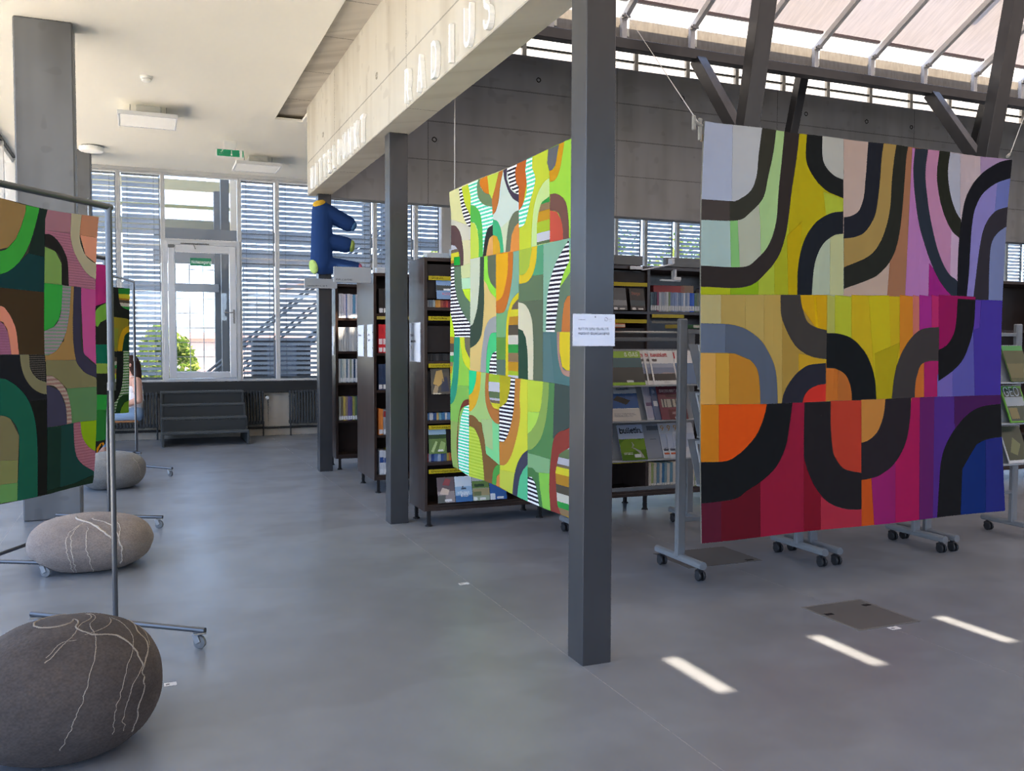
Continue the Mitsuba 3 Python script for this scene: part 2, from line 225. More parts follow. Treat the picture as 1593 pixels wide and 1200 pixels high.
[[222,231,87],[[[871,631],[1111,643],[1083,488],[872,512]]],None],
[[202,192,42],[[[873,1276],[1053,1273],[1038,1190],[979,1102],[874,1058]]],None],
[[216,147,67],[[[1106,1271],[1207,1270]],[[1190,1142],[1199,1019],[1140,879],[1049,744],[954,677],[871,664]],[[864,823],[953,843],[1034,938],[1087,1056],[1106,1271]]],None],
[[248,248,250],[[[1045,1273],[1114,1271]],[[1107,1171],[1087,1056],[1034,938],[953,843],[864,823]],[[868,1062],[938,1079],[1006,1127],[1038,1220],[1045,1273]]],["st",[40,36,50],17]],
[[102,216,157],[[[1324,726],[1245,677],[1194,625],[1169,565],[1144,484],[1331,480]]],None],
[[77,77,97],[[[1325,818],[1244,783],[1168,723],[1116,649],[1085,564],[1072,487]],[[1149,485],[1169,565],[1194,625],[1245,677],[1326,726]]],None],
[[212,235,77],[[[1319,1270],[1560,1265],[1540,1162],[1523,1074],[1321,1059]]],None],
[[197,244,97],[[[1321,1063],[1525,1077],[1449,995],[1378,946],[1322,921]]],None],
[[157,192,97],[[[1555,1266],[1540,1168],[1518,1092],[1449,995],[1378,946],[1322,923]],[[1323,815],[1415,840],[1531,917],[1598,1029],[1630,1167],[1640,1264]]],None],
[[97,152,92],[[[1638,1264],[1630,1167],[1598,1029],[1531,917],[1415,840],[1323,816]],[[1323,795],[1486,803],[1656,800]],[[1687,963],[1703,1140],[1714,1262]]],None],
[[147,197,142],[[[1323,799],[1486,803],[1661,800],[1655,705],[1487,693],[1324,705]]],None],
[[152,226,92],[[[1499,697],[1655,712],[1675,483],[1547,484]]],None],
[[248,248,250],[[[1325,645],[1393,653],[1453,617],[1489,547],[1517,487],[1326,480]]],["st",[40,36,50],17]],
[[87,142,82],[[[1324,708],[1416,710],[1476,675],[1523,595],[1563,485]],[[1513,485],[1489,547],[1453,617],[1393,653],[1325,646]]],None],
[[77,92,87],[[[1712,1262],[1994,1247],[1997,1027],[1773,957],[1697,927],[1703,1140]]],None],
[[190,180,150],[[[1998,939],[1848,877],[1775,844],[1729,730],[1757,538],[1800,487],[2004,466]]],["ms",0.9]],
[[162,72,62],[[[1996,1047],[1846,996],[1773,976],[1710,934],[1678,848],[1657,720],[1652,615],[1673,482]],[[1794,486],[1757,538],[1730,626],[1729,730],[1754,815],[1796,856],[1848,877],[1998,934]]],None]],
'left': [
[[60,60,52],[[[-993,2110],[-663,2104],[-406,2094],[-74,2107]],[[-74,2107],[-88,2010],[-97,1772],[-98,1414],[-106,1138],[-120,875],[-130,814]],[[-130,814],[-702,811],[-1034,809]],[[-1034,809],[-993,2110]]],None],
[[152,122,77],[[[-788,2106],[-663,2104],[-534,2094],[-538,2064],[-568,1991],[-596,1940],[-637,1899],[-796,1858]]],["pl"]],
[[30,46,41],[[[-468,2093],[-406,2091],[-428,1987],[-431,1877],[-526,1884]]],None],
[[22,60,62],[[[-798,1778],[-606,1819],[-526,1887],[-431,1880],[-435,1722],[-675,1727],[-799,1732]]],None],
[[62,163,62],[[[-534,2095],[-538,2064],[-568,1991],[-596,1940],[-637,1899],[-670,1883],[-796,1853]],[[-798,1768],[-673,1785],[-606,1819],[-551,1876],[-511,1945],[-488,2001],[-461,2075],[-457,2093]]],None],
[[167,117,128],[[[-407,2093],[-251,2098],[-261,2004],[-427,1992],[-424,2047]]],None],
[[197,127,147],[[[-427,1998],[-261,2007],[-240,1918],[-99,1804],[-98,1751],[-279,1760],[-288,1873],[-428,1970]]],["st",[172,112,132],14]],
[[192,132,102],[[[-195,2102],[-72,2106],[-85,1995],[-205,2002]]],None],
[[226,152,122],[[[-205,2005],[-86,2004],[-95,1879],[-167,1913]]],None],
[[182,172,142],[[[-257,2099],[-265,2018],[-262,1972],[-240,1918],[-193,1859],[-145,1821],[-97,1803]],[[-94,1880],[-126,1888],[-167,1913],[-198,1962],[-205,2013],[-189,2103]]],None],
[[127,162,87],[[[-429,1926],[-363,1911],[-319,1854],[-320,1762],[-434,1764]]],["pl"]],
[[36,34,33],[[[-428,1982],[-391,1983],[-347,1960],[-310,1922],[-284,1868],[-276,1760]],[[-322,1763],[-327,1873],[-356,1906],[-393,1922],[-429,1929]]],None],
[[67,52,34],[[[-799,1732],[-675,1728],[-435,1722],[-443,1443],[-808,1448]]],None],
[[176,112,142],[[[-804,1587],[-679,1587],[-657,1570],[-641,1539],[-627,1445],[-808,1448]]],["st",[160,100,128],13]],
[[222,142,117],[[[-801,1667],[-677,1652],[-645,1633],[-616,1592],[-598,1539],[-589,1445]],[[-628,1445],[-641,1539],[-657,1570],[-679,1587],[-803,1602]]],None],
[[162,127,77],[[[-264,1761],[-239,1760],[-247,1532],[-205,1416],[-444,1413],[-443,1447],[-314,1503]]],["pl"]],
[[192,82,142],[[[-196,1757],[-98,1753],[-99,1390],[-180,1445]]],None],
[[176,152,166],[[[-320,1760],[-261,1760]],[[-271,1635],[-297,1543],[-353,1469],[-406,1444],[-443,1439]],[[-440,1555],[-381,1567],[-342,1604],[-325,1656],[-320,1760]]],["st",[132,160,136],18]],
[[56,166,67],[[[-434,1764],[-317,1761],[-325,1656],[-342,1604],[-381,1567],[-440,1548]]],None],
[[127,122,87],[[[-437,1418],[-224,1413],[-97,1320],[-100,1280],[-302,1281],[-365,1330],[-439,1345]]],None],
[[57,54,74],[[[-242,1760],[-249,1532],[-233,1416],[-200,1373],[-166,1350],[-99,1327]],[[-97,1387],[-139,1409],[-180,1450],[-196,1503],[-193,1758]]],None],
[[92,132,87],[[[-306,1284],[-99,1283],[-104,1117],[-274,1119],[-288,1219]]],["pl"]],
[[29,31,36],[[[-813,1447],[-440,1443],[-442,1229],[-539,1224],[-752,1345]]],None],
[[92,87,82],[[[-538,1444],[-441,1443],[-445,1317],[-510,1350],[-534,1393]]],["st",[40,38,36],11]],
[[127,122,92],[[[-585,1444],[-581,1394],[-564,1343],[-526,1297],[-475,1271],[-441,1265]],[[-439,1319],[-473,1329],[-502,1344],[-531,1382],[-535,1444]]],None],
[[23,25,23],[[[-542,1241],[-442,1241],[-453,815],[-512,815],[-516,1131]]],None],
[[122,117,82],[[[-821,1200],[-691,1188],[-650,1176],[-607,1095],[-614,988],[-827,1006]]],None],
[[127,132,82],[[[-826,1008],[-614,990],[-617,889],[-830,895]]],None],
[[102,152,87],[[[-830,898],[-617,892],[-620,814],[-832,816]]],None],
[[26,92,72],[[[-816,1353],[-686,1345],[-645,1333],[-598,1300],[-556,1253],[-529,1195],[-513,1119],[-508,1022],[-510,814]],[[-620,813],[-608,1061],[-613,1118],[-630,1152],[-657,1177],[-691,1188],[-821,1200]]],None],
[[64,62,84],[[[-440,1307],[-359,1280],[-305,1179],[-310,1118],[-445,1115]]],None],
[[192,172,157],[[[-438,1349],[-396,1344],[-342,1312],[-303,1268],[-280,1195],[-274,1120]],[[-311,1118],[-313,1185],[-328,1234],[-359,1277],[-397,1301],[-440,1304]]],["st",[165,128,120],22]],
[[24,52,44],[[[-445,1116],[-347,1115],[-360,814],[-453,815]]],None],
[[26,66,61],[[[-351,1115],[-253,1120],[-245,961],[-109,863],[-124,813],[-361,815]]],None],
[[137,172,24],[[[-220,1122],[-102,1120],[-108,964],[-176,990],[-209,1049]]],None],
[[188,124,138],[[[-264,1120],[-260,1036],[-245,967],[-204,919],[-113,867]],[[-108,968],[-141,983],[-175,1011],[-204,1055],[-215,1122]]],["st",[170,104,120],16]],
[[26,46,34],[[[-452,830],[-249,833],[-123,855],[-126,815],[-454,814]]],None]],
'far': [
[[40,45,38],[[[-787,2167],[-84,2180]],[[-84,2180],[-115,1601],[-126,1113],[-155,605]],[[-155,605],[-835,641],[-787,2167]]],None],
[[165,152,47],[[[-798,1823],[-118,1796],[-131,1382],[-492,1385],[-811,1411]]],None],
[[48,152,62],[[[-360,2163],[-84,2180],[-87,2100],[-362,2094]]],None],
[[225,222,205],[[[-362,2099],[-87,2104],[-102,1904],[-265,1932],[-340,1981]]],["ms",0.2]],
[[38,40,36],[[[-443,2165],[-432,1977],[-331,1862],[-114,1782]],[[-110,1906],[-244,1932],[-327,1994],[-351,2166]]],None],
[[227,182,32],[[[-116,1709],[-252,1660],[-341,1551],[-392,1384]],[[-282,1383],[-244,1528],[-190,1601],[-119,1631]]],None],
[[30,72,52],[[[-119,1626],[-212,1588],[-258,1479],[-282,1383],[-126,1387]]],None],
[[150,160,60],[[[-605,1690],[-358,1670],[-408,1432],[-573,1409]]],None],
[[210,140,40],[[[-616,1328],[-411,1313],[-443,980],[-627,965]]],["ms",0.4]],
[[225,240,215],[[[-261,1388],[-126,1387],[-144,820],[-385,798],[-474,625],[-638,633],[-634,755],[-340,903]]],["st",[104,160,90],12]],
[[34,38,34],[[[-401,1389],[-410,1074],[-465,910],[-634,766]],[[-636,684],[-428,789],[-318,926],[-269,1118],[-257,1388]]],None],
[[40,82,38],[[[-143,839],[-321,825],[-421,740],[-454,623]],[[-365,621],[-325,686],[-259,742],[-145,759]]],None],
[[124,172,44],[[[-145,761],[-251,741],[-321,685],[-366,616],[-155,605]]],None]],
'mid': [
[[40,44,40],[[[-556,2100],[4,2115]],[[4,2115],[-16,1850],[-4,1555],[-3,1358],[-40,805],[-52,687]],[[-52,687],[-149,627],[-607,630]],[[-556,2100]]],None],
[[192,52,132],[[[-556,2100],[4,2115],[-17,1816],[-276,1752],[-568,1732]]],None],
[[122,182,72],[[[-6,1816],[-101,1783],[-155,1747],[-211,1649]],[[-133,1617],[-96,1657],[-5,1684]]],None],
[[22,117,92],[[[-577,1482],[1,1481],[-8,1318],[-582,1332]]],None],
[[152,182,82],[[[-579,1340],[-129,1332],[7,1327],[-3,1248],[-582,1264]]],None],
[[52,167,72],[[[-587,1114],[-9,1077],[-21,953],[-591,998]]],None],
[[46,132,60],[[[-591,1000],[-21,955],[-31,770],[-52,718],[-150,716],[-600,760]]],None],
[[228,152,32],[[[-167,661],[-123,695],[-75,702],[-36,625],[-50,611],[-168,610]]],None],
[[40,38,30],[[[-157,624],[-124,666],[-95,694]],[[-84,672],[-116,614]]],None]]}

# ------------------------------------------------------------------ helpers
def lin(c, g=1.0):
    c = np.asarray(c, float) / 255.0
    return np.where(c <= 0.04045, c / 12.92, ((c + 0.055) / 1.055) ** 2.4) * g

def numbered(k):
    if not any(x == k or x.startswith(k + '__') for x in list(scene) + list(labels)):
        return k
    i = COUNT.get(k, 1)
    while True:
        n = f'{k}_{i:03d}'
        if n not in USED:
            COUNT[k] = i + 1
            return n
        i += 1
COUNT, USED = {}, set()

def newkey(k):
    if k not in USED:
        USED.add(k)
        return k
    i = COUNT.get(k, 1)
    while f'{k}_{i:03d}' in USED:
        i += 1
    COUNT[k] = i + 1
    n = f'{k}_{i:03d}'
    USED.add(n)
    return n

def tag(k, label, cat=None, group=None, kind=None):
    d = labels.setdefault(k, {})
    if label: d['label'] = label
    if cat: d['category'] = cat
    if group: d['group'] = group
    if kind: d['kind'] = kind
    return k

def shape(mesh, mat, rgb=None, smooth=None, T=None, vcol=None, uv=None):
    if rgb is None and vcol is None:
        d = mikit.ply(mesh, mat, smooth=smooth if smooth is not None else False)
    else:
        v, f, n = meshkit.arrays(mesh, smooth if smooth is not None else False)
        col = np.tile(lin(rgb), (len(v), 1)) if vcol is None else vcol
        d = {'type': 'ply', 'filename': meshkit.write_ply((v, f), False, uv, col, normals=n), 'face_normals': n is None, 'bsdf': {'type': 'ref', 'id': mat}}
    if T is not None: d['to_world'] = T
    return d

def thing(name, label, cat, group=None, kind=None):
    return tag(newkey(name), label, cat, group, kind)

def obj(name, mesh, mat, rgb=None, label=None, cat=None, group=None, kind=None, smooth=None):
    k = newkey(name)
    scene[k] = shape(mesh, mat, rgb, smooth)
    if label or kind: tag(k, label, cat, group, kind)
    return k

def part(parent, name, mesh, mat, rgb=None, smooth=None, label=None, vcol=None, kind=None, uv=None):
    k = newkey(parent + '__' + name)
    scene[k] = shape(mesh, mat, rgb, smooth, vcol=vcol, uv=uv)
    if label or kind: tag(k, label, kind=kind)
    return k

def part_ref(parent, name, d, T):
    k = newkey(parent + '__' + name)
    scene[k] = {**d, 'to_world': T}
    return k

def bx(x0, x1, y0, y1, z0, z1, c=0.0):
    lo, hi = np.minimum([x0, y0, z0], [x1, y1, z1]), np.maximum([x0, y0, z0], [x1, y1, z1])
    if c <= 0:
        b = trimesh.creation.box(extents=hi - lo)
        b.apply_translation((lo + hi) / 2)
        return b
    c = min(c, 0.45 * (hi - lo).min())
    pts = []
    for sx in (0, 1):
        for sy in (0, 1):
            for sz in (0, 1):
                p = np.array([(lo, hi)[sx][0], (lo, hi)[sy][1], (lo, hi)[sz][2]])
                s = np.array([1 - 2 * sx, 1 - 2 * sy, 1 - 2 * sz]) * c
                for a in range(3):
                    q = p + s
                    q[a] = p[a]
                    pts.append(q)
    return trimesh.convex.convex_hull(np.array(pts))

def frame_of(p0, p1, ref=(0, 0, 1)):
    z = np.asarray(p1, float) - p0
    L = np.linalg.norm(z)
    z = z / L
    ref = np.array(ref, float)
    if abs(z @ ref) > 0.95: ref = np.array([1.0, 0, 0])
    x = np.cross(ref, z); x /= np.linalg.norm(x)
    y = np.cross(z, x)
    M = np.eye(4); M[:3, 0], M[:3, 1], M[:3, 2], M[:3, 3] = x, y, z, p0
    return M, L

def bar(p0, p1, w, h, c=0.004, ref=(0, 0, 1)):
    M, L = frame_of(np.array(p0, float), p1, ref)
    b = bx(-w / 2, w / 2, -h / 2, h / 2, 0, L, c)
    b.apply_transform(M)
    return b

def tube(pts, r, n=12):
    p = np.asarray(pts, float)
    t = np.gradient(p, axis=0); t /= np.linalg.norm(t, axis=1, keepdims=True) + 1e-12
    ref = np.array([0, 0, 1.0]) if abs(t[:, 2]).mean() < 0.8 else np.array([1.0, 0, 0])
    a = np.cross(t, ref); a /= np.linalg.norm(a, axis=1, keepdims=True) + 1e-12
    b = np.cross(t, a)
    ang = np.arange(n) * 2 * np.pi / n
    r = np.broadcast_to(r, (len(p),))
    v = (p[:, None] + r[:, None, None] * (np.cos(ang)[None, :, None] * a[:, None] + np.sin(ang)[None, :, None] * b[:, None])).reshape(-1, 3)
    F = []
    for i in range(len(p) - 1):
        for j in range(n):
            q = [i * n + j, i * n + (j + 1) % n, (i + 1) * n + (j + 1) % n, (i + 1) * n + j]
            F += [[q[0], q[1], q[2]], [q[0], q[2], q[3]]]
    v = np.vstack([v, p[:1], p[-1:]])
    c0, c1 = len(v) - 2, len(v) - 1
    for j in range(n):
        F.append([c0, (j + 1) % n, j]); F.append([c1, (len(p) - 1) * n + j, (len(p) - 1) * n + (j + 1) % n])
    m = trimesh.Trimesh(v, F, process=False)
    m.fix_normals()
    return m

def lathe(prof, n=24, center=(0, 0, 0), axis=None):
    m = trimesh.creation.revolve(np.asarray(prof, float), sections=n)
    if axis is not None:
        M, _ = frame_of(np.zeros(3), axis); m.apply_transform(M)
    m.apply_translation(center)
    return m

cat_ = trimesh.util.concatenate

def text(s, height, origin, right, upd, depth=0.001, bold=False, xs=1.0):
    m = meshkit.text_mesh(s, height, depth, bold)
    r, u = np.array(right, float), np.array(upd, float)
    M = np.eye(4)
    M[:3, 0], M[:3, 1], M[:3, 2], M[:3, 3] = r * xs, u, np.cross(r, u), origin
    m.apply_transform(M)
    return m

def smooth_curve(P, k=5):
    P = np.asarray(P, float)
    if len(P) < 3: return P
    Q = np.vstack([2 * P[0] - P[1], P, 2 * P[-1] - P[-2]])
    out = []
    for i in range(1, len(Q) - 2):
        for t in np.arange(k) / k:
            a, b, c, d = Q[i - 1:i + 3]
            out.append(0.5 * ((2 * b) + (c - a) * t + (2 * a - 5 * b + 4 * c - d) * t * t + (3 * b - a - 3 * c + d) * t ** 3))
    return np.vstack([out, P[-1:]])

def hull_chain(joints, edge=0.03, taubin=8):
    """joints: list of [(p,r),(p,r)] bones -> one continuous smoothed mesh."""
    M = manifold3d.Manifold()
    for (p, r), (q, s) in joints:
        a = manifold3d.Manifold.sphere(r, 16).translate(tuple(map(float, p)))
        b = manifold3d.Manifold.sphere(s, 16).translate(tuple(map(float, q)))
        M = M + manifold3d.Manifold.batch_hull([a, b])
    M = M.refine_to_length(edge)
    mm = M.to_mesh()
    t = trimesh.Trimesh(mm.vert_properties[:, :3], mm.tri_verts, process=True)
    trimesh.smoothing.filter_taubin(t, iterations=taubin)
    return t

def mix(a, b, t):
    a, b = ([float(q) for q in x] if isinstance(x, np.ndarray) else x for x in (a, b))
    return mikit.mix(a, b, t)

# ------------------------------------------------------------------ materials
def rgbt(c, g=1.0): return {'type': 'rgb', 'value': [float(x) for x in lin(c, g)]}
VC = {'type': 'mesh_attribute', 'name': 'vertex_color'}
def two(d): return {'type': 'twosided', 'bsdf': d}
scene['paint'] = two({'type': 'principled', 'base_color': VC, 'roughness': 0.5, 'specular': 0.4})
scene['gloss'] = two({'type': 'principled', 'base_color': VC, 'roughness': 0.22, 'specular': 0.5})
scene['matte'] = two({'type': 'diffuse', 'reflectance': VC})
scene['cloth'] = two({'type': 'principled', 'base_color': VC, 'roughness': 0.85, 'specular': 0.15})
scene['quilt_cloth'] = two({'type': 'principled', 'base_color': VC, 'roughness': 0.85, 'specular': 0.15})
STRIPES = []
def stripe_id(a, b):
    if (a, b) not in STRIPES: STRIPES.append((a, b))
    return STRIPES.index((a, b))
def stripe_col(p, n, uv):
    on = (uv.y - dr.floor(uv.y)) < 0.5
    c = mi.Color3f(0.5)
    for i, (a, b) in enumerate(STRIPES):
        ca, cb = ([float(q) for q in lin(x, 0.8)] for x in (a, b))
        c = dr.select(dr.floor(uv.x) == i, dr.select(on, mi.Color3f(cb), mi.Color3f(ca)), c)
    return c
scene['quilt_stripe'] = two({'type': 'principled', 'base_color': proc(stripe_col), 'roughness': 0.85, 'specular': 0.15})
scene['steel'] = two({'type': 'principled', 'base_color': VC, 'metallic': 0.85, 'roughness': 0.32})
def floor_col(p, n, uv):
    a = fbm(p.x * 0.9 + 3, p.y * 0.55, 0, 4)
    b = fbm(p.x * 5.0, p.y * 4.0, 7, 3)
    s = smoothstep(0.45, 0.62, fbm(p.x * 1.7 + 9, p.y * 2.6, 3, 4))
    c = mix(lin((116, 121, 128)), lin((132, 137, 144)), a)
    c = mix(c, lin((111, 113, 117)), 0.35 * s)
    return c * (0.92 + 0.16 * b)
scene['floor_mat'] = two({'type': 'principled', 'base_color': proc(floor_col), 'roughness': proc(lambda p, n, uv: 0.27 + 0.14 * fbm(p.x * 2, p.y * 2, 1, 3)), 'specular': 0.5})
def conc(base, dark, warm=0.0, joints=None):
    def f(p, n, uv):
        h = p.x * 0.9 + p.y * 1.1
        a = fbm(h * 1.3, p.z * 1.1, p.x * 0.7, 4)
        st = fbm(h * 6.0, p.z * 0.7, 5, 3)
        sp = smoothstep(0.80, 0.90, noise(h * 11, p.z * 11, 3))
        c = mix(lin(base), lin(dark), smoothstep(0.35, 0.75, 0.6 * a + 0.4 * st))
        c = mix(c, lin(dark) * 0.7, 0.22 * sp)
        if joints is not None:
            c = c * (1 - 0.4 * joints(p))
        return c
    return f
import drjit as dr
def jl(v, at, w): return 1 - smoothstep(w * 0.4, w, abs(v - at))
beam_j = lambda p: dr.maximum(dr.maximum(jl(p.z, 3.58, 0.008), dr.maximum(jl(p.y, 6.38, 0.008), jl(p.y, 8.99, 0.008))), jl(p.y, 3.8, 0.008))
def wall_j(p):
    j = dr.maximum(jl(p.z, 4.71, 0.012), jl(p.z, 4.22, 0.012))
    for x in (3.27, 5.9, 8.53, 11.16, 13.8, 16.4): j = dr.maximum(j, jl(p.x, x, 0.009))
    return dr.maximum(j, jl(p.z, 3.75, 0.01))
scene['concrete_beam'] = two({'type': 'diffuse', 'reflectance': proc(conc((202, 198, 186), (186, 180, 166), joints=beam_j))})
scene['concrete_wall'] = two({'type': 'diffuse', 'reflectance': proc(conc((174, 176, 179), (154, 156, 156), joints=wall_j))})
scene['concrete_col'] = two({'type': 'principled', 'base_color': proc(conc((118, 120, 123), (92, 93, 95))), 'roughness': 0.55, 'specular': 0.35})
scene['concrete_slab'] = two({'type': 'diffuse', 'reflectance': proc(conc((205, 198, 186), (178, 170, 158), joints=lambda p: sum(jl(p.y, y, 0.012) for y in (10.3, 9.2, 8.1, 7.2, 6.2, 5.2))))})
scene['white_ceiling'] = two({'type': 'diffuse', 'reflectance': rgbt((244, 241, 229))})
scene['col_steel'] = two({'type': 'principled', 'base_color': proc(lambda p, n, uv: mix(lin((50, 51, 54)), lin((60, 61, 64)), fbm(p.x * 9, p.y * 9, p.z * 2, 3))), 'metallic': 0.2, 'roughness': 0.3, 'specular': 0.6, 'clearcoat': 0.5, 'clearcoat_gloss': 0.7})
scene['dark_wood'] = two({'type': 'principled', 'base_color': proc(lambda p, n, uv: mix(lin((46, 35, 31)), lin((60, 47, 41)), fbm(p.x * 14, p.y * 14, p.z * 1.4, 3))), 'roughness': 0.3, 'specular': 0.5})
scene['frame_alu'] = two({'type': 'principled', 'base_color': rgbt((205, 205, 204)), 'roughness': 0.4, 'specular': 0.5})
scene['slat_alu'] = two({'type': 'principled', 'base_color': rgbt((190, 198, 206)), 'roughness': 0.4, 'metallic': 0.2, 'specular': 0.5})
scene['pane'] = {'type': 'thindielectric', 'int_ior': 1.5}
scene['acrylic'] = {'type': 'thindielectric', 'int_ior': 1.35}
scene['black_rubber'] = two({'type': 'principled', 'base_color': rgbt((36, 37, 40)), 'roughness': 0.5})
def fab(c, d, lo):
    return lambda p, n, uv: mix(lin(c), lin(d), fbm(p.x * 1.3, p.y * 1.3, p.z * 1.3, 3)) * (lo + (1 - lo) * fbm(p.x * 46, (p.y + p.z) * 13, 2, 2))
scene['screen_cloth'] = {'type': 'principledthin', 'base_color': proc(fab((206, 197, 194), (200, 186, 172), 0.8)), 'roughness': 0.8, 'diff_trans': 0.75, 'spec_trans': 0.0, 'eta': 1.2}
scene['screen_sunny'] = {'type': 'principledthin', 'base_color': proc(fab((206, 197, 194), (200, 186, 172), 0.8)), 'roughness': 0.8, 'diff_trans': 0.6, 'spec_trans': 0.0, 'eta': 1.2}
scene['screen_cloth_dense'] = {'type': 'principledthin', 'base_color': proc(fab((158, 152, 142), (146, 139, 128), 0.72)), 'roughness': 0.8, 'diff_trans': 0.55, 'spec_trans': 0.0, 'eta': 1.2}
scene['leaf'] = {'type': 'principledthin', 'base_color': VC, 'roughness': 0.6, 'diff_trans': 0.9, 'spec_trans': 0.0, 'eta': 1.3}
def felt(c, d):
    return two({'type': 'bumpmap', 'scale': 0.006, 'texture': proc(lambda p, n, uv: fbm(p.x * 55, p.y * 55, p.z * 55, 3), 3e-3),
                'bsdf': {'type': 'principled', 'base_color': proc(lambda p, n, uv: mix(lin(c), lin(d), fbm(p.x * 7, p.y * 7, p.z * 9, 4)) * (0.8 + 0.4 * noise(p.x * 160, p.y * 160, p.z * 160))), 'roughness': 0.95, 'specular': 0.1, 'sheen': 0.4}})
scene['felt_dark'] = felt((92, 84, 80), (66, 62, 62))
scene['felt_mid'] = felt((148, 136, 128), (118, 110, 108))
scene['felt_light'] = felt((150, 147, 142), (122, 120, 118))

# ------------------------------------------------------------------ the setting
XL, XR, YB, YF, ZC = -1.66, 20.0, -4.5, 14.8, 4.15
floor = obj('floor', bx(XL - 0.3, XR + 0.3, YB - 0.3, YF + 0.35, -0.3, -0.0008), 'paint', (150, 150, 152), kind='structure')
xs = [XL - 0.25, -1.0, 1.866, 3.645, 8.85, XR + 0.25]
for i in range(5):
    ys = [YB - 0.25, YF + 0.3] if i in (1, 2) else ([YB - 0.25, 7.0, 9.4, 11.8, YF + 0.3] if i == 0 else [YB - 0.25, YF + 0.3])
    for j in range(len(ys) - 1):
        e = 0.0022
        part('floor', 'slab', bx(xs[i] + e, xs[i + 1] - e, ys[j] + e * (0.6 if i else 1), ys[j + 1] - e * (0.6 if i else 1), -0.0007, 0.0), 'floor_mat')
# ceilings
obj('ceiling', bx(XL - 0.3, 1.49, YB, YF + 0.3, ZC, ZC + 0.03), 'white_ceiling', kind='structure')
part('ceiling', 'panel', bx(1.49, 1.81, 11.0, YF + 0.3, ZC, ZC + 0.03), 'white_ceiling')
part('ceiling', 'panel', bx(1.81, XR, 10.85, YF + 0.3, ZC, ZC + 0.03), 'white_ceiling')
part('ceiling', 'panel', bx(2.06, XR, YB, 0.0, ZC, ZC + 0.03), 'white_ceiling')
obj('ceiling_slab', bx(XL - 0.3, 1.81, YB, YF + 0.3, ZC + 0.075, ZC + 0.3), 'concrete_slab', kind='structure')
part('ceiling_slab', 'infill', bx(1.81, 2.06, 10.60, YF + 0.3, ZC + 0.075, ZC + 0.3), 'concrete_slab')
part('ceiling', 'panel', bx(1.81, 2.06, 10.62, 10.85, ZC, ZC + 0.03), 'white_ceiling')
obj('beam_long', bx(1.80, 2.05, YB, 10.60, 3.21, 4.6, 0.006), 'concrete_beam', kind='structure')
obj('beam_upstand', bx(1.80, 2.05, YB, 11.3, 4.6, 7.6), 'concrete_slab', kind='structure')
wall_rear = obj('wall_rear', bx(1.95, XR, 10.62, 10.82, 3.21, 5.17, 0.006), 'concrete_wall', kind='structure')
for x in (4.75, 5.83, 6.92, 7.98, 9.05, 10.2, 11.1, 13.0, 14.1, 15.2):
    m = lathe([(0.0, 0.012), (0.016, 0.010), (0.02, 0.0), (0.032, -0.001), (0.034, 0.004)], 14, (x, 10.617, 4.88), (0, 1, 0))
    part(wall_rear, 'tie_hole', m, 'paint', (70, 70, 70))
for (x, z) in ((3.35, 4.0), (4.3, 3.6)):
    part(wall_rear, 'tie_hole', lathe([(0.0, 0.012), (0.016, 0.010), (0.02, 0.0), (0.032, -0.001), (0.034, 0.004)], 14, (x, 10.617, z), (0, 1, 0)), 'paint', (70, 70, 70))
for (y, z) in ((7.26, 3.68), (5.3, 3.95), (9.6, 3.7)):
    part('beam_long', 'tie_hole', lathe([(0.0, 0.012), (0.014, 0.010), (0.018, 0.0), (0.028, -0.001), (0.03, 0.004)], 14, (1.797, y, z), (1, 0, 0)), 'paint', (150, 144, 132))
obj('wall_right', bx(XR, XR + 0.3, YB, YF, 0, 8), 'concrete_wall', kind='structure')
obj('wall_front_low', bx(XL - 0.3, XR, YB - 0.25, YB, 0, 2.3), 'concrete_wall', kind='structure')
obj('wall_front_high', bx(XL - 0.3, XR, YB - 0.25, YB, 3.3, 8.6), 'concrete_wall', kind='structure')
for i, x in enumerate(np.arange(XL, XR, 3.09)):
    obj('trim_%d' % (i + 20), bx(x - 0.05, x + 0.05, YB - 0.2, YB - 0.05, 2.3, 3.3), 'frame_alu', kind='structure')
obj('wall_far_low', bx(XL - 0.3, XR, YF + 0.02, YF + 0.3, 0, 0.70), 'concrete_slab', kind='structure')
obj('trim_1', bx(XL - 0.1, XR, YF - 0.12, YF + 0.25, 0.70, 0.885, 0.006), 'paint', (44, 46, 47), kind='structure')
obj('baseboard_far', tube([(XL, YF - 0.03, 0.13), (XR, YF - 0.03, 0.13)], 0.018, 8), 'paint', (60, 62, 64), kind='structure')

# far glazing: frame bars, panes, door
def window(n, x0, x1, z0, z1, y=YF + 0.05, d=0.09, fr=0.032):
    k = newkey('window_%d' % n)
    tag(k, None, kind='structure')
    for a in ((x0, x0 + fr, z0, z1), (x1 - fr, x1, z0, z1)):
        part(k, 'frame', bx(a[0], a[1], y - d / 2, y + d / 2, a[2], a[3], 0.003), 'frame_alu')
    for a in ((z0, z0 + fr), (z1 - fr, z1)):
        part(k, 'frame', bx(x0 + fr, x1 - fr, y - d / 2, y + d / 2, a[0], a[1], 0.003), 'frame_alu')
    part(k, 'pane', bx(x0 + fr, x1 - fr, y - 0.0005, y + 0.0005, z0 + fr, z1 - fr).submesh([[i for i, nn in enumerate(bx(0, 1, 0, 1, 0, 1).face_normals) if nn[1] < -0.5]], append=True), 'pane')
    return k
ZS, ZT = 0.885, 4.10
obj('trim_2', bx(XL, XR, YF - 0.01, YF + 0.12, ZT, ZC + 0.1), 'frame_alu', kind='structure')
mull = [-1.58, -0.945, -0.311, 0.313, 1.444, 2.03, 2.83, 3.635, 4.35, 4.833]
wn = 1
bays = []
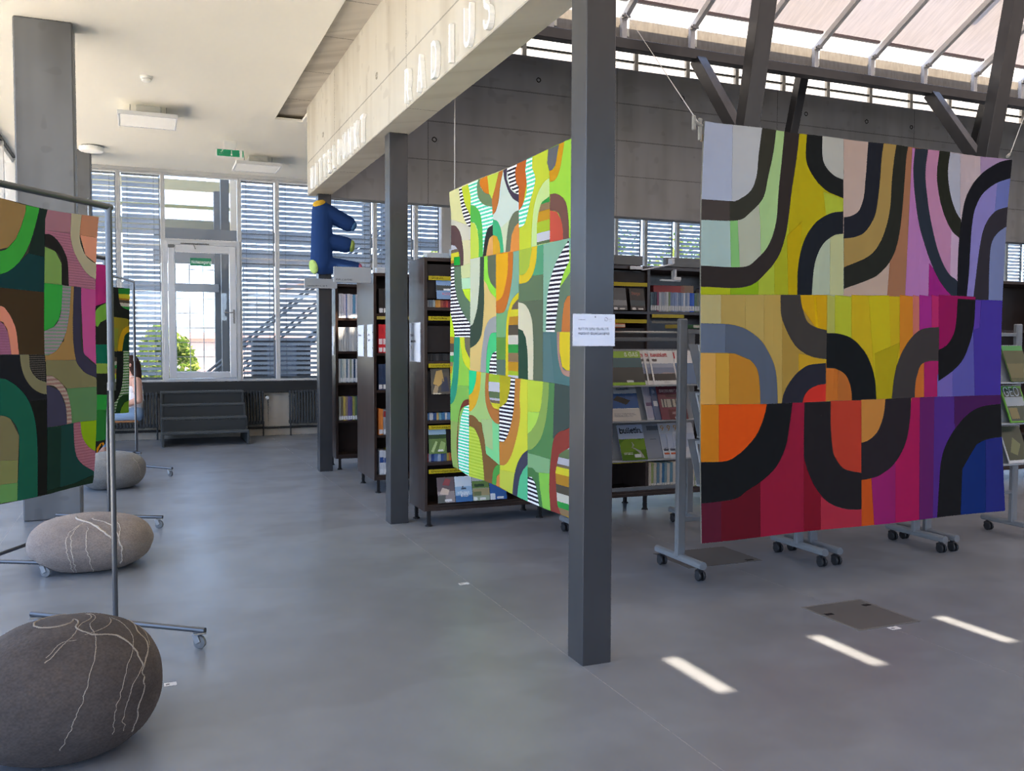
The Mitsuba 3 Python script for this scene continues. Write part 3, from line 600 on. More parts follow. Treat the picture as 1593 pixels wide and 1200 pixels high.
for i in range(len(mull) - 1):
    if i == 3:
        window(wn, mull[i], mull[i + 1], 3.07, ZT)
    else:
        window(wn, mull[i], mull[i + 1], ZS, ZT)
        bays.append((mull[i], mull[i + 1]))
    wn += 1
obj('wall_far_upper', bx(XL - 0.3, XR, YF + 0.12, YF + 0.4, ZC + 0.02, 11.0), 'concrete_slab', kind='structure')
obj('wall_far_pier', bx(4.833, 5.25, YF, YF + 0.3, 0.885, ZT), 'frame_alu', kind='structure')
rb = [7.50, 8.238, 8.876, 9.591, 10.3, 11.0]
for i in range(len(rb) - 1):
    window(wn, rb[i], rb[i + 1], ZS, ZT); bays.append((rb[i], rb[i + 1])); wn += 1
obj('wall_far_mid', bx(5.25, 7.50, YF, YF + 0.3, 0.885, ZT), 'concrete_wall', kind='structure')
rb2 = [16.4, 17.1, 17.8, 18.5, 19.2, 19.9]
for i in range(len(rb2) - 1):
    window(wn, rb2[i], rb2[i + 1], ZS, ZT); bays.append((rb2[i], rb2[i + 1])); wn += 1
obj('wall_far_east', bx(11.0, 16.4, YF, YF + 0.3, 0.885, ZT), 'concrete_wall', kind='structure')

# the emergency door
dr_ = newkey('door_1'); tag(dr_, 'white framed glass emergency exit door in the far window wall', kind='structure')
dx0, dx1, dz0, dz1, dy = 0.313, 1.444, 0.885, 3.07, YF + 0.03
for a in ((dx0, dx0 + 0.06, dz0, dz1), (dx1 - 0.06, dx1, dz0, dz1), (dx0 + 0.06, dx1 - 0.06, dz1 - 0.06, dz1), (dx0 + 0.06, dx1 - 0.06, dz0, dz0 + 0.05)):
    part(dr_, 'frame', bx(a[0], a[1], dy - 0.05, dy + 0.05, a[2], a[3], 0.004), 'gloss', (205, 208, 212))
lx0, lx1, lz0, lz1 = dx0 + 0.065, dx1 - 0.065, dz0 + 0.055, dz1 - 0.065
for a in ((lx0, lx0 + 0.10, lz0, lz1), (lx1 - 0.10, lx1, lz0, lz1), (lx0 + 0.10, lx1 - 0.10, lz1 - 0.11, lz1), (lx0 + 0.10, lx1 - 0.10, lz0, lz0 + 0.10)):
    part(dr_, 'leaf', bx(a[0], a[1], dy - 0.075, dy - 0.01, a[2], a[3], 0.006), 'gloss', (212, 215, 220))
def sheet(x0, x1, y, z0, z1): return trimesh.Trimesh([[x0, y, z0], [x1, y, z0], [x1, y, z1], [x0, y, z1]], [[0, 1, 2], [0, 2, 3]], process=False)
part(dr_, 'pane', sheet(lx0 + 0.10, lx1 - 0.10, dy - 0.04, lz0 + 0.1, lz1 - 0.11), 'pane')
hd = part(dr_, 'handle', cat_([bx(1.325, 1.355, dy - 0.085, dy - 0.074, 1.80, 2.02, 0.003), tube([(1.34, dy - 0.08, 1.97), (1.34, dy - 0.125, 1.97)], 0.01, 8), tube([(1.345, dy - 0.125, 1.97), (1.20, dy - 0.125, 1.97)], 0.009, 8)]), 'steel', (150, 150, 150))
part(dr_, 'closer', cat_([bx(lx0 + 0.0, lx0 + 0.09, dy - 0.11, dy - 0.076, lz1 - 0.05, lz1 + 0.0, 0.004), bx(0.56, 0.98, dy - 0.10, dy - 0.076, lz1 + 0.012, lz1 + 0.03, 0.003), bar((0.75, dy - 0.09, lz1 + 0.015), (0.78, dy - 0.09, lz1 - 0.06), 0.012, 0.012, 0.002)]), 'steel', (120, 122, 124))
sg = obj('exit_door_sign', bx(0.70, 1.01, dy - 0.086, dy - 0.080, 2.69, 2.81, 0.001), 'gloss', (38, 138, 98), 'green sign reading Notausgang on the glass of the far door', 'sign')
part(sg, 'lettering', text('Notausgang', 0.047, (0.713, dy - 0.0865, 2.725), (1, 0, 0), (0, 0, 1), 0.001, True, 0.82), 'matte', (235, 245, 238))

# left glazing
lw = np.arange(-4.2, 14.6, 1.17)
for i, y in enumerate(lw):
    k = newkey('window_%d' % (60 + i)); tag(k, None, kind='structure')
    y1 = y + 1.17
    part(k, 'frame', bx(XL - 0.09, XL + 0.03, y - 0.03, y + 0.03, 0.12, ZC - 0.05, 0.003), 'frame_alu')
    part(k, 'frame', bx(XL - 0.09, XL, y + 0.03, y1 - 0.03, 0.06, 0.12, 0.003), 'frame_alu')
    part(k, 'frame', bx(XL - 0.09, XL, y + 0.03, y1 - 0.03, ZC - 0.12, ZC - 0.05, 0.003), 'frame_alu')
    part(k, 'pane', trimesh.Trimesh([[XL - 0.04, y + 0.03, 0.12], [XL - 0.04, y1 - 0.03, 0.12], [XL - 0.04, y1 - 0.03, ZC - 0.12], [XL - 0.04, y + 0.03, ZC - 0.12]], [[0, 1, 2], [0, 2, 3]], process=False), 'pane')
obj('trim_3', bx(XL - 0.1, XL + 0.02, YB, YF, ZC - 0.05, ZC), 'paint', (70, 70, 70), kind='structure')
obj('trim_4', bx(XL - 0.1, XL + 0.02, YB, YF, 0, 0.06), 'paint', (90, 90, 90), kind='structure')
obj('wall_corner', bx(XL - 0.25, -1.585, YF - 0.02, YF + 0.3, 0, ZC), 'frame_alu', kind='structure')

# columns
def steel_col(x0, x1, y0, y1, lab, z1=3.21):
    return obj('steel_column', bx(x0, x1, y0, y1, 0.0, z1, 0.003), 'col_steel', None, lab, 'column')
colC = steel_col(1.866, 2.016, 3.645, 3.80, 'dark grey steel column nearest the camera, with the white notice on it')
steel_col(1.874, 2.027, 7.15, 7.30, 'dark grey steel column in front of the middle bookcase, under the letters on the beam')
steel_col(1.885, 2.035, 10.40, 10.55, 'dark grey steel column with the blue letter cushion, farthest of the three under the beam')
steel_col(1.866, 2.016, 0.15, 0.30, 'dark grey steel column beside the camera')
del scene['steel_column_003'], labels['steel_column_003']
obj('concrete_column', bx(-0.94, -0.50, 8.36, 8.66, 0, ZC, 0.012), 'concrete_col', None, 'big square grey concrete column behind the hanging rack quilts', 'column')
obj('concrete_column', bx(-1.10, -0.63, 13.75, 14.1, 0, ZC, 0.012), 'concrete_col', None, 'grey concrete column at the far left windows, under the round lamp', 'column')

# ------------------------------------------------------------------ skylight over the right half
YS, ZN, SL = 8.586, 5.03, 0.55
nodes = [4.836 + 0.866 * k for k in range(-3, 18)]
YTOP = 5.0
zt = lambda y: ZN + SL * (YS - y)
sk = thing('skylight', None, None); labels[sk] = {'kind': 'structure'}
for x in nodes:
    part(sk, 'mullion', bar((x, YS - 0.02, ZN - 0.03), (x, YTOP, zt(YTOP) - 0.03), 0.055, 0.07, 0.004), 'frame_alu')
    part(sk, 'mullion', bx(x - 0.03, x + 0.03, YS - 0.03, YS + 0.03, 4.74, ZN, 0.004), 'frame_alu')
    part(sk, 'clamp', cat_([bx(x - 0.045, x - 0.005, YS - 0.10, YS - 0.03, ZN - 0.055, ZN - 0.005, 0.006), tube([(x - 0.06, YS - 0.07, ZN - 0.03), (x + 0.045, YS - 0.07, ZN - 0.03)], 0.012, 8)]), 'steel', (150, 150, 150))
for i in range(len(nodes) - 1):
    a, b = nodes[i] , nodes[i + 1]
    y0 = YS - 0.16
    m = trimesh.Trimesh([[a, y0, zt(y0) + 0.03], [b, y0, zt(y0) + 0.03], [b, YTOP, zt(YTOP) + 0.03], [a, YTOP, zt(YTOP) + 0.03]], [[0, 1, 2], [0, 2, 3]], process=False)
    part(sk, 'screen', m, 'screen_cloth')
    part(sk, 'hem', bar((a + 0.03, y0 + 0.01, zt(y0) + 0.025), (b - 0.03, y0 + 0.01, zt(y0) + 0.025), 0.05, 0.03, 0.003), 'paint', (120, 106, 106))
    part(sk, 'vertical_screen', sheet(a + 0.085, b - 0.0, YS + 0.02, 4.70, ZN - 0.02), 'screen_cloth_dense')
part(sk, 'beam', bx(2.05, XR, 8.50, 8.62, 4.655, 4.765, 0.004), 'col_steel')
# ridge wall and the opaque roof beyond the beam, with the clerestory strip over the rear wall
# the sunny slope behind the ridge: its screens leave a short slot beside each bar, which lets the sun patches through
zs = lambda y: zt(YTOP) - 0.6 * (YTOP - y)
SLOT0, SLOT1, SLW = 0.60, 0.93, 0.075
for x in nodes:
    part(sk, 'mullion', bar((x, YTOP, zs(YTOP) - 0.03), (x, 0.0, zs(0.0) - 0.03), 0.055, 0.07, 0.004), 'frame_alu')
def slope_sheet(x0, x1, y0, y1):
    return trimesh.Trimesh([[x0, y0, zs(y0) + 0.03], [x1, y0, zs(y0) + 0.03], [x1, y1, zs(y1) + 0.03], [x0, y1, zs(y1) + 0.03]], [[0, 1, 2], [0, 2, 3]], process=False)
for i in range(len(nodes) - 1):
    a, b = nodes[i], nodes[i + 1]
    for (x0, x1, y0, y1) in ((a, b, 0.0, SLOT0), (a + 0.035 + SLW, b, SLOT0, SLOT1), (a, b, SLOT1, YTOP)):
        part(sk, 'screen', slope_sheet(x0, x1, y0, y1), 'screen_sunny')
part(sk, 'screen', slope_sheet(2.05, nodes[0], 0.0, YTOP), 'screen_sunny')
part(sk, 'screen', trimesh.Trimesh([[2.05, YS - 0.16, zt(YS - 0.16) + 0.03], [nodes[0], YS - 0.16, zt(YS - 0.16) + 0.03], [nodes[0], YTOP, zt(YTOP) + 0.03], [2.05, YTOP, zt(YTOP) + 0.03]], [[0, 1, 2], [0, 2, 3]], process=False), 'screen_cloth')
part(sk, 'ridge_beam', bx(1.95, XR, YTOP - 0.1, YTOP + 0.1, zt(YTOP) - 0.25, zt(YTOP) + 0.05), 'col_steel')
obj('wall_eave', bx(2.05, XR, -0.1, 0.0, ZC, zs(0.0) + 0.05), 'concrete_slab', kind='structure')
RS = (5.98 - 4.86) / (11.9 - 8.72)
rf = lambda y: 4.86 + RS * (y - 8.72)
Mroof = bar((11.0, 8.72, rf(8.72) + 0.05), (11.0, 12.2, rf(12.2) + 0.05), 18.2, 0.08, 0.0)
rk = obj('roof_lower', Mroof, 'paint', (150, 150, 148), kind='structure')
for x in nodes:
    part(rk, 'rafter', bar((x, 8.72, rf(8.72) - 0.02), (x, 11.2, rf(11.2) - 0.02), 0.04, 0.06, 0.003), 'paint', (120, 122, 124))
cl = thing('window_90', None, None); labels[cl] = {'kind': 'structure'}
obj('trim_10', bx(1.95, XR, 10.82, 11.3, 4.95, 5.17), 'concrete_slab', kind='structure')
for x in [6.51 + 0.86 * k for k in range(-5, 16)]:
    part(cl, 'frame', bx(x - 0.03, x + 0.03, 11.17, 11.23, 5.17, 5.72, 0.003), 'frame_alu')
for i, x in enumerate([6.51 + 0.86 * k for k in range(-5, 15)]):
    part(cl, 'pane', sheet(x + 0.03, x + 0.83, 11.2, 5.2, 5.72), 'pane')
part(cl, 'frame', bx(2.0, XR, 11.18, 11.22, 5.462, 5.488, 0.003), 'paint', (96, 98, 100))
part(cl, 'frame', bx(2.0, XR, 11.16, 11.24, 5.17, 5.20, 0.003), 'frame_alu')

# steel truss posts under the skylight
def strut(k, p, q, w=0.135, h=0.135):
    part(k, 'strut', bar(p, q, w, h, 0.004, ref=(1, 0, 0)), 'col_steel')
for X, ft, bt in ((5.78, (7.72, 3.65), (7.445, 4.937)), (9.28, (7.78, 3.68), (7.44, 5.40)), (12.75, (7.78, 3.68), (7.44, 5.40))):
    t = thing('truss_column', ('near', 'right', 'far')[0] and {5.78: 'dark forked steel roof post rising behind the left half of the purple and red quilt', 9.28: 'dark forked steel roof post rising behind the right end of the big quilt', 12.75: 'dark forked steel roof post standing beyond the right edge of the big quilt'}[X], 'post')
    dyz = np.array([bt[0] - ft[0], bt[1] - ft[1]]); dyz = dyz / dyz[1]
    strut(t, (X, ft[0], ft[1] - 0.2), (X, ft[0] + dyz[0] * 3.0, ft[1] + 3.0), 0.15, 0.2)
    strut(t, (X, ft[0] + 0.02, ft[1] - 0.05), (X, 8.58, 4.68), 0.14, 0.12)
    part(t, 'trunk', bx(X - 0.09, X + 0.09, ft[0] - 0.09, ft[0] + 0.09, 0, ft[1], 0.004), 'col_steel')
for X in (8.3, 11.75):
    t = thing('roof_post', {8.3: 'slim dark steel post by the rear wall, above the middle of the big quilt', 11.75: 'slim dark steel post by the rear wall, above the right end of the big quilt'}[X], 'post')
    part(t, 'shaft', bar((X, 9.80, rf(9.8)), (X, 10.35, 3.3), 0.13, 0.13, 0.004, ref=(1, 0, 0)), 'col_steel')

# ------------------------------------------------------------------ venetian blinds outside the far windows
slat_cache = {}
def slat_mesh(w):
    key = round(w, 3)
    if key not in slat_cache:
        c, t = 0.078, math.radians(38)
        n = 5
        prof = [(s, 0.006 * (1 - (2 * s / c) ** 2)) for s in np.linspace(-c / 2, c / 2, n)]
        prof = [(y * math.cos(t) + z * math.sin(t), -y * math.sin(t) + z * math.cos(t)) for y, z in prof]
        v = [[x, y, z] for x in (-w / 2, w / 2) for y, z in prof]
        f = []
        for i in range(n - 1): f += [[i, i + 1, n + i + 1], [i, n + i + 1, n + i]]
        slat_cache[key] = mikit.ply(trimesh.Trimesh(v, f, process=False), 'slat_alu', smooth=True)
    return slat_cache[key]
BL = ['grey venetian blind left of the far concrete column', 'grey venetian blind on the tall window left of the emergency door', 'grey venetian blind on the window just right of the emergency door',
      'grey venetian blind behind the blue letter cushion', 'grey venetian blind above the two back bookcases', 'grey venetian blind seen between the columns, above the middle bookcase', 'narrow grey venetian blind beside the window pier']
bi = 0
for (a, b) in bays:
    w = b - a - 0.10
    if a < 5: lab = BL[bi] if bi < len(BL) else None
    bi += 1
    if b < -0.9: lab = 'grey venetian blind in the far left corner window'
    elif b < -0.3: lab = 'grey venetian blind beside the far concrete column, left of the tall white mullion'
    elif b < 0.32: lab = 'grey venetian blind on the tall window left of the emergency door'
    elif b < 2.1: lab = 'grey venetian blind on the window just right of the emergency door'
    elif b < 2.9: lab = 'grey venetian blind behind the blue letter cushion'
    elif b < 3.7: lab = 'grey venetian blind above the two back bookcases, right of the blue letter cushion'
    elif b < 4.4: lab = 'grey venetian blind right of the column with the lamp-topped bookcase, second from the pier'
    elif b < 5: lab = 'narrow grey venetian blind next to the window pier, above the near bookcase'
    elif b < 11.5: lab = ['green-backed venetian blind high above the near bookcase, hidden by the column', 'green-backed venetian blind right of the column with the notice', 'green-backed venetian blind, second right of the column with the notice', 'green-backed venetian blind just left of the big quilt', 'green-backed venetian blind hidden behind the big quilt'][[7.5, 8.238, 8.876, 9.591, 10.3].index(a)]
    else: lab = ['first', 'second', 'third', 'fourth', 'fifth'][[16.4, 17.1, 17.8, 18.5, 19.2].index(a)] + ' grey venetian blind in the row at the far right, beyond the big quilt'
    k = thing('venetian_blind', lab, 'blind', 'blinds at the far right beyond the big quilt' if b > 12 else None)
    zlo = 0.93 if b < 7 else 2.2
    z = zlo
    d = slat_mesh(w)
    while z < 4.06:
        part_ref(k, 'slat', d, ST().translate([(a + b) / 2, YF + 0.17, z]))
        z += 0.0785
    for s in (-0.36, 0.36):
        part(k, 'lift_cord', tube([((a + b) / 2 + s * w, YF + 0.128, zlo - 0.02), ((a + b) / 2 + s * w, YF + 0.128, 4.1)], 0.0025, 5), 'paint', (90, 90, 92))
    part(k, 'guide_rail', bx(b - 0.05, b - 0.036, YF + 0.15, YF + 0.19, zlo, 4.1), 'paint', (120, 122, 124))
    part(k, 'head_box', bx(a + 0.04, b - 0.04, YF + 0.12, YF + 0.22, 4.06, 4.14), 'paint', (110, 112, 114))

# ------------------------------------------------------------------ things on the ceiling
def panel_lamp(x, y, lab, w=0.62, d=0.62):
    k = thing('ceiling_lamp', lab, 'lamp')
    z = ZC - 0.14
    part(k, 'housing', cat_([bx(x - w / 2, x + w / 2, y - d / 2, y - d / 2 + 0.02, z - 0.02, z + 0.025, 0.003), bx(x - w / 2, x + w / 2, y + d / 2 - 0.02, y + d / 2, z - 0.02, z + 0.025, 0.003),
                             bx(x - w / 2, x - w / 2 + 0.02, y - d / 2 + 0.02, y + d / 2 - 0.02, z - 0.02, z + 0.025, 0.003), bx(x + w / 2 - 0.02, x + w / 2, y - d / 2 + 0.02, y + d / 2 - 0.02, z - 0.02, z + 0.025, 0.003),
                             bx(x - w / 2 + 0.02, x + w / 2 - 0.02, y - d / 2 + 0.02, y + d / 2 - 0.02, z + 0.01, z + 0.025)]), 'paint', (205, 207, 208))
    part(k, 'diffuser', bx(x - w / 2 + 0.02, x + w / 2 - 0.02, y - d / 2 + 0.02, y + d / 2 - 0.02, z - 0.014, z - 0.006), 'paint', (246, 246, 240))
    part(k, 'mounting_box', bx(x - 0.12, x + 0.14, y - 0.12, y + 0.12, z + 0.025, ZC, 0.004), 'paint', (196, 196, 190))
    for sx in (-0.18, 0.2):
        part(k, 'hanger', tube([(x + sx, y - 0.1, z + 0.025), (x + sx, y - 0.1, ZC)], 0.006, 6), 'steel', (160, 160, 160))
panel_lamp(0.09, 11.05, 'square flat white lamp hanging from the white ceiling, left of the exit sign')
panel_lamp(1.55, 13.35, 'flat white ceiling lamp half hidden behind the end of the concrete beam')
k = thing('smoke_detector', 'small round white smoke detector on the white ceiling', 'smoke detector')
part(k, 'base', lathe([(0, 0), (0.06, 0), (0.06, -0.016), (0.052, -0.02), (0, -0.02)], 24, (0.075, 9.75, ZC)), 'paint', (232, 232, 226))
part(k, 'head', lathe([(0, -0.02), (0.05, -0.02), (0.048, -0.036), (0.038, -0.05), (0, -0.056)], 24, (0.075, 9.75, ZC)), 'paint', (236, 236, 230))
part(k, 'vent_slot', lathe([(0.0485, -0.026), (0.0495, -0.028), (0.0485, -0.031)], 24, (0.075, 9.75, ZC)), 'paint', (90, 90, 90))
k = thing('round_lamp', 'round white disc lamp under the ceiling by the far concrete column', 'lamp')
part(k, 'housing', lathe([(0, 0), (0.13, 0), (0.14, -0.02), (0, -0.02)], 28, (-0.60, 13.45, ZC)), 'paint', (150, 150, 148))
part(k, 'diffuser', lathe([(0, -0.02), (0.155, -0.02), (0.155, -0.06), (0.145, -0.075), (0, -0.08)], 28, (-0.60, 13.45, ZC)), 'paint', (246, 246, 242), smooth=40)
# emergency exit sign
ex = (0.93, 1.28, 12.4, 3.94, 4.04)
k = thing('exit_sign', 'green and white emergency exit sign with a running figure hanging from the white ceiling', 'sign')
part(k, 'housing', bx(ex[0], ex[1], ex[2], ex[2] + 0.03, ex[3], ex[4], 0.003), 'paint', (225, 230, 226))
part(k, 'bracket', bx(ex[0] + 0.1, ex[1] - 0.1, ex[2] + 0.004, ex[2] + 0.026, ex[4], ZC), 'paint', (220, 222, 220))
part(k, 'green_field', bx(ex[0] + 0.008, ex[1] - 0.06, ex[2] - 0.002, ex[2], ex[3] + 0.008, ex[4] - 0.006), 'gloss', (30, 150, 104))
part(k, 'green_field', bx(ex[1] - 0.022, ex[1] - 0.008, ex[2] - 0.002, ex[2], ex[3] + 0.008, ex[4] - 0.006), 'gloss', (30, 150, 104))
def flat(pts, y, rgb_mat='matte'):
    return trimesh.Trimesh([[x, y, z] for x, z in pts], [[0, i, i + 1] for i in range(1, len(pts) - 1)], process=False)
E0, Z0 = ex[0] + 0.045, ex[3] + 0.02
run = cat_([lathe([(0, 0), (0.008, 0), (0.008, 0.0012), (0, 0.0012)], 12, (E0 + 0.03, ex[2] - 0.0024, Z0 + 0.062), (0, -1, 0)),
            bar((E0 + 0.026, ex[2] - 0.003, Z0 + 0.05), (E0 + 0.014, ex[2] - 0.003, Z0 + 0.025), 0.012, 0.001, 0), bar((E0 + 0.014, ex[2] - 0.003, Z0 + 0.027), (E0 + 0.03, ex[2] - 0.003, Z0 + 0.016), 0.007, 0.001, 0),
            bar((E0 + 0.03, ex[2] - 0.003, Z0 + 0.017), (E0 + 0.026, ex[2] - 0.003, Z0 - 0.002), 0.006, 0.001, 0), bar((E0 + 0.014, ex[2] - 0.003, Z0 + 0.027), (E0 + 0.002, ex[2] - 0.003, Z0 + 0.008), 0.007, 0.001, 0),
            bar((E0 + 0.002, ex[2] - 0.003, Z0 + 0.008), (E0 - 0.014, ex[2] - 0.003, Z0 + 0.008), 0.006, 0.001, 0), bar((E0 + 0.024, ex[2] - 0.003, Z0 + 0.046), (E0 + 0.044, ex[2] - 0.003, Z0 + 0.04), 0.006, 0.001, 0),
            bar((E0 + 0.024, ex[2] - 0.003, Z0 + 0.046), (E0 + 0.004, ex[2] - 0.003, Z0 + 0.036), 0.006, 0.001, 0)])
part(k, 'running_figure', run, 'matte', (240, 250, 244))
ax = ex[0] + 0.19
part(k, 'arrow', cat_([bx(ax - 0.004, ax + 0.004, ex[2] - 0.0036, ex[2] - 0.0022, ex[3] + 0.03, ex[4] - 0.016), flat([(ax - 0.016, ex[3] + 0.036), (ax, ex[3] + 0.014), (ax + 0.016, ex[3] + 0.036)], ex[2] - 0.0036)]), 'matte', (240, 250, 244))

# ------------------------------------------------------------------ white letters on the beam
def letters(word, y_far, y_near, z0, lab):
    n = len(word)
    g = thing('wall_lettering', lab, 'lettering')
    pitch = (y_far - y_near) / n
    for i, ch in enumerate(word):
        m = meshkit.text_mesh(ch, 0.235, 0.03, False) if ch != 'I' else bx(0, 0.04, 0, 0.235, 0, 0.03, 0.002)
        lo, hi = m.bounds
        sx = min(0.62, 0.72 * pitch / (hi[0] - lo[0]))
        if ch == 'I': sx = 0.75
        yc = y_far - (i + 0.5) * pitch
        M = np.eye(4)
        M[:3, 0], M[:3, 1], M[:3, 2] = np.array([0, -1, 0]) * sx, [0, 0, 1], [-1, 0, 0]
        M[:3, 3] = [1.798, yc + sx * (hi[0] + lo[0]) / 2, z0 - lo[1]]
        m.apply_transform(M)
        part(g, 'letter', m, 'paint', (246, 246, 242))
letters('MITTELPUNKT', 10.27, 7.55, 3.222, 'raised white letters reading MITTELPUNKT at the far end of the concrete beam')
letters('RADIUS', 6.42, 4.5, 3.222, 'raised white letters reading RADIUS on the near part of the concrete beam')

# ------------------------------------------------------------------ quilts: every sewn patch is a piece of its own
def spline_poly(segs):
    pts = []
    for g in segs:
        pts += list(smooth_curve(g, 6)) if len(g) >= 4 and (len(segs) > 1) else [np.array(p, float) for p in g]
    p = Polygon(np.array(pts) / 1000.0)
    return p if p.is_valid else p.buffer(0)

MSPAL = [(205, 205, 214), (128, 112, 92), (235, 226, 60), (200, 146, 50), (96, 88, 74), (226, 222, 206), (60, 170, 80), (160, 132, 96), (214, 160, 44), (188, 214, 60), (220, 222, 230), (110, 130, 90)]
def polys(g):
    if g.is_empty: return []
    if g.geom_type == 'Polygon': return [g] if g.area > 2e-5 else []
    return [q for h in getattr(g, 'geoms', []) for q in polys(h)]

def polys2(g):
    if g.is_empty: return []
    if g.geom_type == 'Polygon': return [g] if g.area > 1e-9 else []
    return [q for h in getattr(g, 'geoms', []) for q in polys2(h)]

def quilt(name, data, label, P, d, wave, gain=1.0, normal_sign=1.0, thick=0.010, back=(120, 120, 110), edge=0.05, fill=False):
    """P: origin on the floor, d: horizontal direction of u; the face looks towards the side given by normal_sign."""
    k = thing(name, label, 'quilt')
    P, d = np.array(P, float), np.array(d, float)
    nrm = np.array([d[1], -d[0], 0.0]) * normal_sign
    def put(m, off):
        uv = np.array(m.vertices)
        w = wave(uv[:, 0], uv[:, 1])
        v = P + uv[:, :1] * d + uv[:, 1:2] * np.array([0, 0, 1.0]) + (uv[:, 2] + off + w)[:, None] * nrm
        return v
    def mesh_of(g, h, edge=edge):
        V, F, n0 = [], [], 0
        for q in polys(shapely.set_precision(g, 0.0005)):
            b = q.bounds
            for x in np.arange(math.floor(b[0] / edge), math.ceil(b[2] / edge)):
                col = q.intersection(sbox(x * edge, b[1] - 1, (x + 1) * edge, b[3] + 1))
                for y in np.arange(math.floor(b[1] / 0.25), math.ceil(b[3] / 0.25)):
                    for c in polys2(col.intersection(sbox(x * edge - 1, y * 0.25, (x + 2) * edge, (y + 1) * 0.25))):
                        v, f = trimesh.creation.triangulate_polygon(c, engine='earcut')
                        V.append(v); F.append(np.asarray(f) + n0); n0 += len(v)
        if not V: return None
        v, f = np.vstack(V), np.vstack(F)
        _, first, inv = np.unique(np.round(v, 4), axis=0, return_index=True, return_inverse=True)
        v, f = v[first], inv.reshape(-1)[f]
        f = f[(f[:, 0] != f[:, 1]) & (f[:, 1] != f[:, 2]) & (f[:, 0] != f[:, 2])]
        a, bb, c = v[f[:, 0]], v[f[:, 1]], v[f[:, 2]]
        cr = (bb[:, 0] - a[:, 0]) * (c[:, 1] - a[:, 1]) - (bb[:, 1] - a[:, 1]) * (c[:, 0] - a[:, 0])
        f[cr < 0] = f[cr < 0][:, ::-1]
        longest = np.max([np.linalg.norm(bb - a, axis=1), np.linalg.norm(c - a, axis=1), np.linalg.norm(c - bb, axis=1)], 0)
        f = f[np.abs(cr) / longest > 1.5e-4]
        e = np.vstack([f[:, [0, 1]], f[:, [1, 2]], f[:, [2, 0]]])
        key = np.sort(e, 1)
        _, idx, cnt = np.unique(key, axis=0, return_index=True, return_counts=True)
        be = e[idx[cnt == 1]]
        n = len(v)
        walls = np.vstack([np.stack([be[:, 1], be[:, 0], be[:, 0] + n], 1), np.stack([be[:, 1], be[:, 0] + n, be[:, 1] + n], 1)])
        v3 = np.vstack([np.c_[v, np.full(n, h)], np.c_[v, np.zeros(n)]])
        return trimesh.Trimesh(v3, np.vstack([f, walls]), process=False)
    outline = spline_poly(data[0][1])
    m = mesh_of(outline, thick)
    v = put(m, -thick)
    tm = trimesh.Trimesh(v, m.faces, process=False)
    if normal_sign < 0: tm.invert()
    part(k, 'backing', tm, 'cloth', back, label='plain back of the quilt')
    shapes, taken = [], None
    for rgb, segs, kind in reversed(data):
        g = spline_poly(segs).intersection(outline)
        if taken is not None: g = g.difference(taken)
        taken = g if taken is None else unary_union([taken, g])
        shapes.append((rgb, g, kind))
    # slivers of the ground cloth between a patch and its band join the brightest neighbour
    base = [i for i, (_, g, _) in enumerate(shapes)][-1]
    rest = polys(shapes[base][1]) if fill else []
    if fill: shapes[base] = (shapes[base][0], Polygon(), None)
    for q in rest:
        best, at = 0, None
        for i, (rgb, g, kind) in enumerate(shapes[:-1]):
            if g.is_empty: continue
            e = q.buffer(0.002).intersection(g).area * (1.0 if sum(rgb) > 200 else 0.25)
            if e > best: best, at = e, i
        if at is not None:
            shapes[at] = (shapes[at][0], unary_union([shapes[at][1], q.buffer(0.0004)]), shapes[at][2])
    r = np.random.default_rng(3)
    scale = {'quilt_yellow': 0.00155, 'quilt_left': 0.00086, 'quilt_far': 0.0029}.get(name, 0.002)
    for rgb, g, kind in reversed(shapes):
        for q in polys(g.buffer(-0.0006).buffer(0.0)):
            b = q.bounds
            pieces = [(rgb, q)]
            if kind and kind[0] == 'ms':
                pieces, z, i = [], b[3], int(kind[1] * 12)
                while z > b[1]:
                    hh = r.uniform(0.015, 0.07)
                    pieces += [(MSPAL[i % 12], t) for t in polys(q.intersection(sbox(b[0] - 1, z - hh, b[2] + 1, z)))]
                    z -= hh; i += 1
            for c, t in pieces:
                m = mesh_of(t, 0.003 + 0.0015 * r.random())
                if m is None: continue
                v, f = put(m, 0.0), np.array(m.faces)
                if normal_sign < 0: f = f[:, ::-1]
                tm = trimesh.Trimesh(v, f, process=False)
                if kind and kind[0] == 'st':
                    uv = np.stack([np.full(len(v), stripe_id(tuple(rgb), tuple(kind[1])) + 0.5), m.vertices[:, 1] / (kind[2] * scale)], 1)
                    part(k, 'patch', tm, 'quilt_stripe', uv=uv, vcol=np.tile(lin(c, gain), (len(v), 1)))
                else:
                    part(k, 'patch', tm, 'quilt_cloth', uv=np.array(m.vertices)[:, :2], vcol=np.tile(lin(c, gain), (len(v), 1)))
    return k

quilt('quilt_big', QUILTS['big'], 'large square quilt of rainbow patches with black looping bands, hanging at the right', (2.86, 4.2, 0), (1, 0, 0),
      lambda u, z: 0.012 * np.sin(u * 5.2 + 0.5) * (0.4 + 0.6 * (2.7 - z) / 2.3) + 0.006 * np.sin(u * 13 + z) * (z - 0.3) / 2.4 + 0.003 * meshkit.noise(np.stack([u * 26, z * 1.4, u * 0], -1), 4), 0.72, edge=0.02, fill=True)
dy_ = np.array([0.05273, -0.998609, 0])
quilt('quilt_yellow', QUILTS['yel'], 'tall lime green and yellow quilt with striped and orange arcs, hanging between two steel columns', (2.2, 6.54, 0), dy_,
      lambda u, z: 0.015 * np.sin(u * 4.4 + 0.3) * (1.2 - 0.3 * z) + 0.02 * np.exp(-(u / 0.12) ** 2) * (2.6 - z) * 0.3, 0.62, fill=True)
d37 = np.array([math.sin(math.radians(37)), math.cos(math.radians(37)), 0])
d30 = np.array([0.5, math.cos(math.radians(30)), 0])
